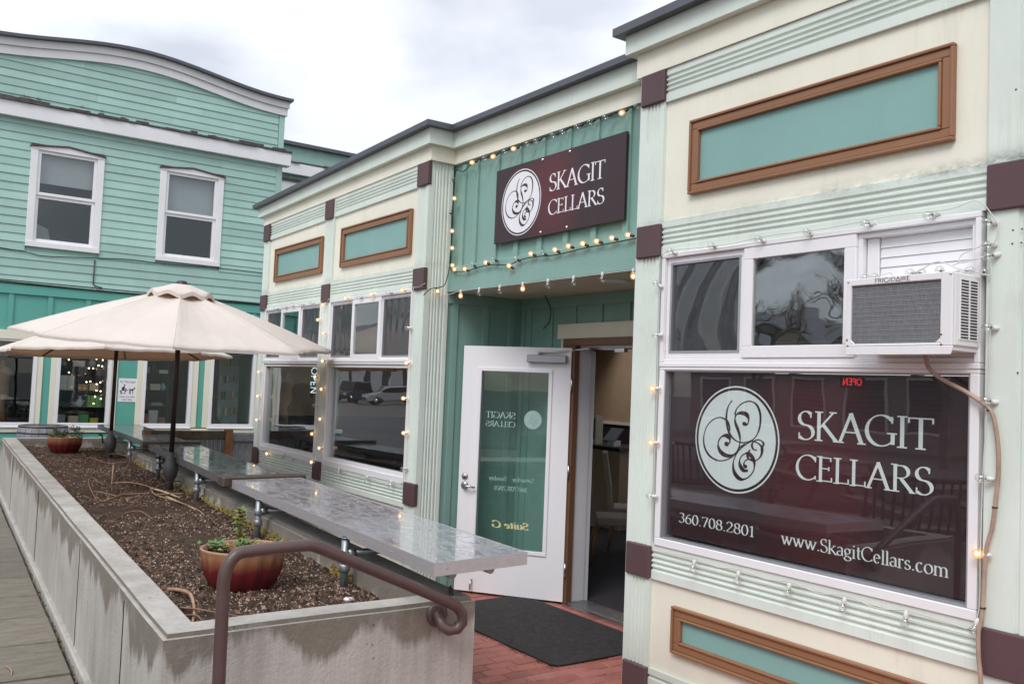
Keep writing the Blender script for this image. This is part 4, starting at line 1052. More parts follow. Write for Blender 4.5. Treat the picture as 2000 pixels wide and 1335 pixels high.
for a in ((-1.44, 0, .16, .13, .2, 'grey'), (-1.24, 0, .14, .11, .2, 'cream'), (-1.09, 0, .13, .14, .2, 'green'), (-.94, 0, .12, .08, .2, 'yellow'),
          (-1.40, 1, .2, .08, .2, 'black'), (-1.15, 1, .10, .17, .12, 'pale blue', 'jar'), (-.95, 1, .2, .18, .2, 'green'),
          (-1.38, 2, .26, .23, .05, 'white'), (-1.12, 2, .14, .10, .1, 'kraft'), (-.96, 2, .13, .12, .1, 'cream'),
          (-1.42, 3, .12, .10, .1, 'grey', 'jar'), (-1.2, 3, .16, .09, .1, 'white'), (-1.0, 3, .12, .14, .1, 'pale blue', 'jar')):
    goods(a[0], a[1], SH_A, a[2], a[3], a[4], a[5], 'second', *(a[6:]))
for a in ((-.16, 0, .12, .16, .16, 'terracotta'), (-.02, 0, .14, .22, .05, 'white'), (.13, 0, .13, .10, .1, 'kraft'),
          (-.18, 1, .16, .07, .1, 'black'), (.02, 1, .18, .05, .1, 'grey'),
          (-.2, 2, .12, .06, .1, 'kraft'), (-.02, 2, .16, .10, .1, 'cream'), (.12, 2, .09, .12, .1, 'pale blue', 'jar'),
          (-.18, 3, .12, .1, .1, 'grey'), (-.05, 3, .09, .16, .1, 'black', 'jar'), (.1, 3, .14, .06, .1, 'white')):
    goods(a[0], a[1], SH_B, a[2], a[3], a[4], a[5], 'third', *(a[6:]))
fl = thing('fairy_lights', 'warm fairy lights strung over the shelf behind the second shop window', 'fairy lights', (-15.40, -1.0, 2.2), 'string lights')
m = MB(); pts = []
for c, y in enumerate((-1.38, -1.10, -1.03, -.96, -.90)):
    zs = {0: (1.90, 1.70), 1: (2.02, 1.78, 1.56), 2: (1.99, 1.78, 1.57), 3: (2.05, 1.93, 1.83, 1.53, 1.43, 1.33, 1.22), 4: (2.04, 1.92, 1.82, 1.56, 1.42, 1.3)}[c]
    for z in zs: m.lathe([(0, -.011), (.009, -.006), (.011, 0), (.009, .006), (0, .011)], (-15.38+random.uniform(-.02, .02), y+random.uniform(-.02, .02), z), 8)
m.build('bulb', M_fairy, fl)['kind'] = 'stuff'
m = MB()
for y in (-1.38, -1.10, -1.03, -.96, -.90): m.tube([(-15.40, y, 2.13), (-15.40, y+.01, 1.7), (-15.40, y, 1.2)], .0025, 4)
m.tube([(-15.40, -1.5, 2.13), (-15.40, -.85, 2.13)], .0025, 4); m.build('cord', M_black, fl)
cab = thing('display_cabinet', 'dark red wooden cabinet behind the fourth shop window', 'cabinet', (-16.0, .95, .72))
MB().box(-16.3, -15.8, .70, 1.05, .721, 1.33).build('body', plain('oxblood_wood', (.12, .025, .02), .5, 0, .2, 9), cab)
MB().box(-16.33, -15.77, .67, 1.08, 1.3305, 1.37).build('top', MATS['oxblood_wood'], cab); MB().box(-16.2, -16.1, .88, .98, 1.371, 2.15).build('post', MATS['oxblood_wood'], cab)
rk = thing('card_rack', 'grey wall rack with rows of hanging trinkets behind the fourth shop window', 'rack', (-15.75, 1.27, .72))
MB().box(-15.80, -15.76, 1.09, 1.45, .721, 2.15).build('panel', CM['grey'], rk)
m = MB()
for r_, z in enumerate((2.05, 1.75, 1.47, 1.19)):
    for k in range(9):
        y = 1.115+k*.038; h = random.uniform(.10, .15); m.box(-15.757, -15.745, y, y+random.uniform(.012, .03), z-h, z, random.randrange(5))
o = m.build('trinket', [CM['black'], CM['kraft'], CM['cream'], CM['green'], CM['terracotta']], rk); o['kind'] = 'stuff'
def house_plant(loc, label, s=1.0):
    t = thing('potted_plant', label, 'plant', loc)
    MB().lathe([(.05*s, 0), (.075*s, .14*s), (.07*s, .14*s), (.06*s, .12*s)], loc, 14).build('pot', CM['white'], t)
    m = MB(); L0 = Vector(loc)+Vector((0, 0, .13*s))
    for k in range(26):
        a = random.uniform(0, 6.28); e = L0+Vector((math.cos(a)*random.uniform(.06, .15)*s, math.sin(a)*random.uniform(.06, .15)*s, random.uniform(.05, .20)*s))
        md = (L0+e)/2+Vector((0, 0, .05*s)); sd = Vector((-math.sin(a), math.cos(a), 0))*.009*s
        m.add([L0, md-sd, md+sd, e], [(0, 1, 3, 2)])
    m.build('foliage', M_leaf, t, fix=False)
house_plant((-15.45, 1.02, .721), 'leafy plant in white pot behind the fourth shop window', 1.1)
mq = thing('dress_form', 'dress form with shawl behind the leftmost shop window', 'mannequin', (-15.7, -2.25, .72))
MB().lathe([(.10, .10), (.06, .5), (.12, .62), (.10, .80), (.14, .95), (.10, 1.02), (.035, 1.05), (.035, 1.12), (0, 1.13)], (-15.7, -2.25, .72), 16).build('body', CM['kraft'], mq)
MB().lathe([(.16, 0), (.15, .02), (.015, .04), (.015, .12)], (-15.7, -2.25, .72), 14).build('stand', M_legwood, mq)

# dog notice
DN = thing('dog_notice_sign', "small white notice reading It's The Law with a person and dog pictogram", 'sign', (LX, -.55, 1.45))
DF = Fr((LX, 0, 0), (0, 1, 0), (0, 0, 1), (1, 0, 0))
MB().fbox(DF, -.687, -.413, 1.268, 1.640, .005, .010).build('plate', M_printwhite, DN, bevel=.002)
w = .0108; M_greytext = plain('grey_lettering', (.20, .20, .22), .5)
text_line(DN, M_greytext, "It's The Law!", DF, -.665, -.435, 1.572, .036, w, .13, .1, False); text_line(DN, M_greytext, 'Clean up after', DF, -.672, -.428, 1.338, .030, w, .11, .1, False); text_line(DN, M_greytext, 'your dog', DF, -.625, -.475, 1.295, .030, w, .11, .1, False)
m = MB(); P = lambda *c: [DF.p(-.672+c[i]*.245, 1.385+c[i+1]*.165, w) for i in range(0, len(c), 2)]
def poly(*c): m.add(P(*c), [tuple(range(len(c)//2))])
cx, cy = .30, .90
m.add([DF.p(-.672+(.31+.055*math.cos(2*math.pi*i/12))*.245, 1.385+(.90+.075*math.sin(2*math.pi*i/12))*.165, w) for i in range(12)], [tuple(range(12))])
poly(.24, .80, .33, .78, .30, .50, .16, .42, .14, .58); poly(.145, .41, .30, .485, .43, .36, .38, .28, .25, .38, .06, .26, .02, .32)
poly(.38, .27, .43, .34, .36, .10, .22, .08, .22, .13, .31, .14); poly(.05, .25, .12, .28, .20, .12, .10, .02, .05, .06, .12, .13); poly(.34, .70, .36, .62, .50, .42, .55, .45, .56, .40, .47, .36, .33, .52)
poly(.62, .52, .80, .56, .86, .48, .84, .36, .74, .40, .64, .40); poly(.84, .50, .90, .70, .96, .68, 1.0, .60, .93, .58, .88, .40); poly(.62, .53, .645, .40, .66, .26, .645, .05, .615, .05, .615, .26)
poly(.66, .40, .70, .40, .69, .22, .72, .05, .69, .05, .66, .22); poly(.80, .39, .845, .38, .845, .05, .815, .05); poly(.62, .52, .60, .54, .565, .64, .58, .65, .63, .56)
m.build('pictogram', M_printdark, DN, fix=False)

# ---------------------------------------------------------------- concrete planter
PT = .787; SOILZ = .665
PO = [(-3.46, -2.80), (-3.46, -1.415), (-13.9, -.88), (-13.9, -2.375)]      # outer corners
PI_ = [(-3.62, -2.64), (-3.62, -1.605), (-13.72, -1.07), (-13.72, -2.19)]   # inner corners
PL = thing('planter', 'long board-formed concrete planter with damp stained walls beside the walkway', 'planter', (-8.7, -1.8, 0))
def planter():
    mb = MB()
    def lerp(a, b, t): return (a[0]+(b[0]-a[0])*t, a[1]+(b[1]-a[1])*t)
    def wall(a, b, ia, ib, name):
        w = MB(); n = 24
        for i in range(n):
            q = [lerp(a, b, i/n), lerp(a, b, (i+1)/n), lerp(ia, ib, (i+1)/n), lerp(ia, ib, i/n)]
            vs = [(*p, z) for z in (-.05, PT) for p in q]
            fs = [(4, 5, 6, 7), (0, 1, 5, 4), (2, 3, 7, 6)]
            if i == 0: fs.append((0, 4, 7, 3))
            if i == n-1: fs.append((1, 2, 6, 5))
            w.add(vs, fs)
        return w
    me = MB()
    for a, b, ia, ib in ((PO[1], PO[2], PI_[1], PI_[2]), (PO[2], PO[3], PI_[2], PI_[3]), (PO[3], PO[0], PI_[3], PI_[0]), (PO[0], PO[1], PI_[0], PI_[1])):
        w = wall(a, b, ia, ib, ''); me.add(w.v, w.f)
    mesh = me.mesh('planter_wall', M_conc, WLOC[PL.name])
    bm = bmesh.new(); bm.from_mesh(mesh); bmesh.ops.remove_doubles(bm, verts=bm.verts, dist=.0005)
    bmesh.ops.delete(bm, geom=[f for f in bm.faces if f.calc_area() > 0 and abs(f.normal.z) < .1 and all(len(e.link_faces) > 2 for e in f.edges if abs((e.verts[0].co-e.verts[1].co).z) > .1)], context='FACES') if False else None
    ed = [e for e in bm.edges if len(e.link_faces) == 2 and e.calc_face_angle(0) > .6 and (max(v.co.z for v in e.verts) > PT-.01)]
    bmesh.ops.bevel(bm, geom=ed, offset=.018, segments=2, affect='EDGES')
    bmesh.ops.recalc_face_normals(bm, faces=bm.faces)
    for v in bm.verts:                                   # cast edges are never quite straight
        p = v.co*1.0; d = noise.noise_vector(p*2.3)*.004; v.co += d
    bm.to_mesh(mesh); bm.free()
    o = bpy.data.objects.new('planter_wall', mesh); link(o, PL)
    # panel joints on the street face, strip footing
    u = Vector((PO[3][0]-PO[0][0], PO[3][1]-PO[0][1], 0)).normalized(); n = Vector((u.y, -u.x, 0)); n = n if n.y < 0 else -n
    for s_ in (.80, 2.28, 4.9, 8.0):
        p = Vector((*PO[0], 0))+u*s_
        MB().prism([p+n*.0035-u*.003, p+n*.0035+u*.003, p-n*.01+u*.003, p-n*.01-u*.003], (0, 0, PT-.05)).build('joint', M_gap, PL)
    f = MB(); a = Vector((*PO[0], 0)); b = Vector((*PO[3], 0))
    f.prism([a+n*.03, b+n*.03, b-n*.02, a-n*.02], (0, 0, .15)); f.build('footing', M_conc, PL, bevel=.01)
    # soil
    s = MB(); NX, NY = 150, 22; idx = []
    for i in range(NX+1):
        for j in range(NY+1):
            t = i/NX; q = j/NY
            a = lerp(PI_[0], PI_[3], t); b = lerp(PI_[1], PI_[2], t); x, y = lerp(a, b, q)
            e = min(q, 1-q)
            z = SOILZ + .022*noise.noise(Vector((x*1.7, y*1.7, 0))) + .014*noise.noise(Vector((x*7, y*7, 3))) + .008*noise.noise(Vector((x*22, y*22, 9)))
            s.v.append(Vector((x, y, z)))
    for i in range(NX):
        for j in range(NY):
            k = i*(NY+1)+j; s.f.append((k, k+NY+1, k+NY+2, k+1)); s.m.append(0); s.sm.append(True)
    so = s.build('soil', M_soil, PL, fix=False); so['kind'] = 'stuff'
    def soilz(x, y): return SOILZ + .022*noise.noise(Vector((x*1.7, y*1.7, 0))) + .014*noise.noise(Vector((x*7, y*7, 3))) + .008*noise.noise(Vector((x*22, y*22, 9)))
    # perlite and bark crumbs lying in the soil
    c = MB()
    for k in range(40000):
        t = random.random()**1.9; q = random.random()
        a = lerp(PI_[0], PI_[3], t); b = lerp(PI_[1], PI_[2], t); x, y = lerp(a, b, .01+.98*q)
        dens = noise.noise(Vector((x*1.4, y*2.2, 5)))
        if random.random() > .62+dens: continue
        z = soilz(x, y); r = random.choice((.4, .7, 1, 1, 1.6, 2.2))*random.uniform(.0022, .0052); mi = 0 if random.random() < .40 else (1 if random.random() < .5 else 2)
        if mi: r *= 1.7
        a1 = random.uniform(0, 6.28); pts = []
        for m_ in range(3):
            an = a1+m_*2.1+random.uniform(-.4, .4); pts.append((x+r*math.cos(an)*random.uniform(.7, 1.5), y+r*math.sin(an), z+random.uniform(-.002, .003)))
        pts.append((x, y, z+r*random.uniform(.6, 1.3)))
        c.add(pts, [(0, 1, 3), (1, 2, 3), (2, 0, 3)], mi)
    co = c.build('soil_crumbs', [M_chipa, M_chipb, M_soil], PL, fix=False); co['kind'] = 'stuff'
    # moss line along the inside of the patio wall
    m = MB()
    for k in range(1500):
        t = random.random()**1.5; x = PI_[1][0]+(PI_[2][0]-PI_[1][0])*t; y = PI_[1][1]+(PI_[2][1]-PI_[1][1])*t
        if noise.noise(Vector((x*1.3, 0, 2))) < -.12: continue
        r = random.uniform(.006, .017); z = SOILZ+random.random()**2*.05; yy = y-random.uniform(.001, .02)
        m.add([(x-r, yy, z-r*.5), (x+r, yy-.004, z-r*.5), (x, yy-r, z+r*.3), (x, yy, z+r*.9)], [(0, 1, 3), (1, 2, 3), (0, 2, 3)], 0)
    mo = m.build('moss', M_moss, PL, fix=False); mo['kind'] = 'stuff'
    return soilz
soilz = planter()

# prunings lying on the soil
TW = dict(A=[(-9.26, -1.85), (-9.08, -1.74), (-8.75, -1.63), (-8.11, -1.73), (-7.72, -1.64), (-7.37, -1.59), (-7.11, -1.59)],
 D=[(-8.99, -1.21), (-8.76, -1.39), (-8.11, -1.73), (-7.72, -1.97), (-7.45, -2.12)], E=[(-8.16, -2.19), (-9.17, -2.08), (-9.69, -1.96), (-9.21, -1.97), (-9.05, -1.93)],
 F=[(-12.41, -1.18), (-10.98, -1.34), (-9.86, -1.61), (-9.25, -1.83)], G=[(-10.06, -1.69), (-9.19, -1.87)], H=[(-8.06, -2.14), (-8.43, -1.92), (-8.72, -1.78)],
 I=[(-4.68, -2.47), (-4.57, -2.45), (-4.4, -2.44), (-4.22, -2.47), (-4.0, -2.54)], J=[(-4.27, -2.52), (-4.17, -2.47), (-4.09, -2.41), (-4.01, -2.28)],
 K=[(-4.18, -2.52), (-4.06, -2.5), (-3.98, -2.49)], M=[(-7.3, -2.14), (-7.18, -2.06), (-6.89, -2.03)], N=[(-12.21, -1.55), (-11.03, -1.56), (-11.1, -1.36)], O=[(-10.31, -2.0), (-11.84, -1.62)],
 P=[(-4.9, -2.05), (-4.7, -1.85), (-4.55, -1.83)], B=[(-8.82, -1.6), (-8.27, -1.61), (-8.0, -1.55)], C=[(-8.08, -1.64), (-7.35, -1.59)])
TL = {'A': 'long forked pruning crossing the soil in front of the near parasol pole', 'D': 'arched reddish pruning leaning against the planter wall by the near parasol pole', 'E': 'bent twig with a hooked end in the middle of the soil', 'F': 'dark upright branching stick near the far parasol pole',
 'G': 'short pale upright stub in the middle of the soil', 'H': 'thin forked twig across the middle of the soil', 'I': 'thick looping root in the near corner of the planter', 'J': 'straight twig in the near corner crossing the looping root', 'K': 'short twig in the near corner beneath the looping root',
 'M': 'thin reddish twig on the soil left of the near pot', 'N': 'curved twig lying in front of the far pot', 'O': 'long thin twig leaning over the far pot', 'P': 'small dry twig beside the near pot', 'B': 'thick pale straw lying in front of the near parasol pole', 'C': 'shorter pale straw pointing along the planter wall'}
for k, pts in TW.items():
    hi = {'F': .10, 'D': .09, 'O': .16, 'G': .09, 'A': .03, 'L': .1}.get(k, .02)
    n = len(pts); P3 = []
    for i, (x, y) in enumerate(pts):
        t = i/(n-1); h = .006+hi*math.sin(math.pi*min(1, t*1.15)) if k not in 'OG' else .006+hi*(1-t)
        P3.append((x, y, soilz(x, y)+max(.006, h)))
    r0 = {'B': .012, 'C': .009, 'I': .012, 'A': .007, 'G': .010}.get(k, .0055)
    c = crom(P3, 6); mb = MB(); N_ = len(c)
    mb.tube(c, [r0*(1-.55*i/(N_-1)) for i in range(N_)], 6)
    if k in 'AFHN':
        q = c[N_//2]; mb.tube(crom([q, q+Vector((.15, .10, .02)), q+Vector((.36, .13, .045))], 4), [r0*.6]*8+[r0*.25], 5)
        q = c[N_//3]; mb.tube(crom([q, q+Vector((-.1, -.12, .03)), q+Vector((-.3, -.16, .01))], 4), [r0*.55]*8+[r0*.25], 5)
    tag(mb.build('twig', M_palestraw if k in 'BC' else (M_straw if k in 'AGHI' else M_twig)), TL[k], 'twig', 'prunings on the planter soil')
# fine litter
mb = MB()
for k in range(110):
    t = random.random()**1.6; q = random.random(); a0 = random.uniform(0, 6.28); l = random.uniform(.05, .28)
    x = PI_[0][0]+(PI_[3][0]-PI_[0][0])*t; y = PI_[0][1]+.1+(.85)*q+.03*t*4
    x2, y2 = x+l*math.cos(a0), y+l*math.sin(a0)*.6
    if not (-13.6 < x2 < -3.7 and -2.5 < y2 < -1.75): continue
    mb.tube([(x, y, soilz(x, y)+.004), ((x+x2)/2, (y+y2)/2+.01, soilz((x+x2)/2, (y+y2)/2)+.012), (x2, y2, soilz(x2, y2)+.004)], [.0022, .002, .0012], 4, caps=False)
for k in range(60):
    x = -3.9+random.gauss(0, .10); y = -1.82+random.gauss(0, .06); a0 = random.uniform(0, 6.28); l = random.uniform(.04, .10)
    mb.tube([(x, y, soilz(x, y)+.004), (x+l*math.cos(a0), y+l*math.sin(a0), soilz(x, y)+random.uniform(.004, .03))], .0016, 4, caps=False)
tag(mb.build('plant_litter', M_twig), 'fine dry litter scattered over the planter soil', 'litter', kind='stuff')
pb = MB()
pb.lathe([(.0, .012), (.02, .010), (.028, .0), (.018, .002), (0, .004)], (-4.08, -1.76, soilz(-4.08, -1.76)+.004), 9); tag(pb.build('seashell', M_white), 'small white shell fragment on the soil right of the near pot', 'shell')

# ---- flower pots
def pot(name, loc, s, label):
    t = thing(name, label, 'flower pot', loc)
    wob = lambda a, h: .05*math.cos(16*a)*min(1, max(0, (h-.02)*9))*max(0, min(1, (.205*s-h)*30))
    MB().lathe([(.135*s, 0), (.165*s, .035*s), (.195*s, .11*s), (.208*s, .19*s), (.212*s, .213*s), (.216*s, .222*s), (.206*s, .226*s), (.196*s, .215*s), (.190*s, .17*s), (.0, .168*s)], loc, 96, wob=wob).build('bowl', M_pot, t)
    m = MB(); 
    pts = [(0, .176*s)]
    m.lathe([(.186*s, .172*s), (.12*s, .182*s), (.05*s, .178*s), (0, .186*s)], loc, 20); m.build('potting_soil', M_soil, t)
    return t
P1 = (-4.585, -2.13, SOILZ-.012); P2 = (-12.75, -1.76, SOILZ-.01)
pot('flower_pot', P1, 1.0, 'fluted tan and red glazed pot behind the handrail at the near end of the planter')
pot('flower_pot', P2, .98, 'fluted tan and red glazed pot at the far end of the planter')
def sprigs(name, label, base, sprs, leafmats, lsz):
    t = thing(name, label, 'plant', base); st = MB(); lf = MB()
    for (dx, dy, h, lean, nl, mi, sp) in sprs:
        b = Vector(base)+Vector((dx, dy, 0)); tp = b+Vector((lean[0], lean[1], h)); c = crom([b, (b+tp)/2+Vector((random.uniform(-.01, .01), random.uniform(-.01, .01), .01)), tp], 6)
        st.tube(c, [.003]*(len(c)-1)+[.0012], 5)
        for k in range(nl):
            f = (.25+.75*random.random())*(len(c)-1); p = c[int(f)]; a = random.uniform(0, 6.28); l = random.uniform(.6, 1.2)*lsz
            up = random.uniform(-.25, .7); d = Vector((math.cos(a), math.sin(a), up)).normalized(); sd = d.cross(Vector((0, 0, 1))).normalized()*l*.42; p = p+d*random.uniform(0, sp)
            n_ = d.cross(sd).normalized()*l*.12
            lf.add([p, p+d*l*.45+sd+n_, p+d*l, p+d*l*.45-sd+n_, p+d*l*.5-n_*.4], [(0, 1, 4), (1, 2, 4), (2, 3, 4), (3, 0, 4)], mi if random.random() < .8 else random.randrange(len(leafmats)))
    st.build('stem', M_twig, t); lf.build('foliage', leafmats, t, fix=False)
b1 = (P1[0], P1[1], P1[2]+.178)
sprigs('strawberry_plant', 'sparse yellow-green plant with one tall sprig in the near pot', b1,
       [(-.10, .02, .22, (-.02, .0), 120, 1, .018), (-.05, -.10, .07, (.01, -.03), 46, 0, .03), (.01, -.02, .06, (.0, .02), 52, 0, .04), (-.14, -.12, .03, (-.08, -.05), 12, 0, .015),
        (-.13, -.07, .05, (-.01, -.05), 22, 0, .02), (-.02, .03, .05, (0, .02), 60, 1, .04), (.06, .10, .06, (.03, .03), 44, 0, .035), (.11, .12, .05, (.02, .05), 18, 0, .02), (-.07, -.06, .05, (0, 0), 16, 2, .02)],
       [M_leaf, M_leafy, M_leafr], .034)
b2 = (P2[0], P2[1], P2[2]+.175)
sprigs('shrubby_plant', 'two bushy green sprigs in the far pot', b2,
       [(-.02, -.07, .14, (-.02, -.05), 90, 0, .03), (.03, -.03, .11, (0, .02), 80, 0, .03), (0, .09, .17, (.01, .05), 80, 0, .03), (.02, .13, .12, (0, .07), 40, 2, .03), (0, -.12, .09, (0, -.06), 50, 1, .02), (.02, .06, .2, (.01, .03), 30, 2, .03)],
       [M_leaf, M_leafy, M_leafr], .036)

# ---------------------------------------------------------------- counter tables on pipe posts along the planter
def table(loc, corners, z, posts, label, top, band):
    t = thing('counter_table', label, 'table', loc, 'wet counter tables along the planter')
    A, B, C, D_ = [Vector((x, y, 0)) for x, y in corners]       # near street, near patio, far patio, far street
    th = .058
    mb = MB(); q = [A, B, C, D_]
    mb.add([Vector((p.x, p.y, z)) for p in q], [(0, 1, 2, 3)], 0)
    ins = MB(); ins.add([Vector((p.x, p.y, z)) for p in q]+[Vector((p.x, p.y, z-.012)) for p in q], [(0, 1, 2, 3), (7, 6, 5, 4), (0, 4, 5, 1), (1, 5, 6, 2), (2, 6, 7, 3), (3, 7, 4, 0)])
    ins.build('tabletop', top, t)
    e = MB(); cen = (A+B+C+D_)/4
    for a, b in ((A, B), (B, C), (C, D_), (D_, A)):
        d = (b-a).normalized(); n = Vector((d.y, -d.x, 0)); n = n if (a-cen).dot(n) > 0 else -n
        q = [a-d*.004, b+d*.004, b+d*.004+n*.004, a-d*.004+n*.004]
        e.add([Vector((p.x, p.y, zz)) for zz in (z-th, z+.0015) for p in q], [(3, 2, 1, 0), (4, 5, 6, 7), (0, 1, 5, 4), (1, 2, 6, 5), (2, 3, 7, 6), (3, 0, 4, 7)])
    e.build('edge_band', band, t)
    sc = MB()
    for a, b, k in ((A, D_, 10), (A, B, 3)):
        d = (b-a).normalized(); n = Vector((d.y, -d.x, 0)); n = n if (a-cen).dot(n) > 0 else -n; L_ = (b-a).length
        for i in range(k):
            p = a+d*(L_*(i+.35)/k)+n*.0045+Vector((0, 0, z-.026)); x = d; y_ = Vector((0, 0, 1))
            sc.lathe([(.0045, 0), (.0035, .002), (0, .003)], p, 8, fr=(x, y_, n))
    sc.build('screw', M_steel, t)['kind'] = 'stuff'
    core = MB(); core.add([Vector((p.x+(cen.x-p.x)*.004, p.y+(cen.y-p.y)*.03, zz)) for zz in (z-.05, z-.0125) for p in (A, B, C, D_)], [(3, 2, 1, 0), (4, 5, 6, 7), (0, 1, 5, 4), (1, 2, 6, 5), (2, 3, 7, 6), (3, 0, 4, 7)])
    core.build('board', M_wetwood, t)
    # support rails under the top
    r_ = MB()
    for f in (.30, .72):
        a = A+(B-A)*f; b = D_+(C-D_)*f; a, b = a+(b-a)*.03, b-(b-a)*.02
        r_.tube([Vector((a.x, a.y, z-.085)), Vector((b.x, b.y, z-.085))], .022, 8)
    r_.build('support_rail', M_galv, t)
    for (x, y) in posts:
        p = MB(); zt = z-.05
        p.tube([(x, y, SOILZ-.05), (x, y, zt)], .0215, 12)
        for h in (.14, .21): p.lathe([(.027, -.02), (.030, -.012), (.030, .012), (.027, .02)], (x, y, SOILZ+h-.04), 12)
        d = Vector((0, 1, 0)); zz = SOILZ+.175
        p.tube([(x, y+.01, zz), (x, y+.05, zz)], .028, 10); p.tube([(x, y+.05, zz), (x+.005, y+.40, zz+.006)], .019, 10); p.tube([(x+.005, y+.385, zz), (x+.005, y+.40, z-.07)], .019, 8)
        p.lathe([(.030, 0), (.030, .006)], (x, y, zt-.006), 12)
        p.build('post', M_galv, t)
    return t
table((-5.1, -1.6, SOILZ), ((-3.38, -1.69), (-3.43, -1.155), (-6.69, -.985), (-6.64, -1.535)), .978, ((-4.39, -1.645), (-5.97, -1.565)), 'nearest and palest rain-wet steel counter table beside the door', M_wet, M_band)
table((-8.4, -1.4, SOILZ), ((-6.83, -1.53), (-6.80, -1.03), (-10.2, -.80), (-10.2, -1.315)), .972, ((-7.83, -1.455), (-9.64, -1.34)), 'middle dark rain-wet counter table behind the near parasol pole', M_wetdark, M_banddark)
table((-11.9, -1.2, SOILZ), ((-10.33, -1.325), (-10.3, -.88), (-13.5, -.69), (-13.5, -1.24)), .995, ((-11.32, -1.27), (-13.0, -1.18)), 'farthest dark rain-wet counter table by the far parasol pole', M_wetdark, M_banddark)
mb = MB().prism([(-6.655, -1.60, .925), (-6.81, -1.60, .925), (-6.795, -.93, .925), (-6.70, -.93, .925)], (0, 0, .075))
tag(mb.build('wood_strip', M_wetwood, bevel=.008), 'dark wet timber strip across the gap between the nearest and middle tables', 'timber strip', 'timber strips between tables')
mb = MB().prism([(-10.215, -1.38, .93), (-10.318, -1.38, .93), (-10.30, -.76, .93), (-10.21, -.76, .93)], (0, 0, .075))
tag(mb.build('wood_strip', M_wetwood, bevel=.008), 'dark wet timber strip across the gap between the middle and farthest tables', 'timber strip', 'timber strips between tables')

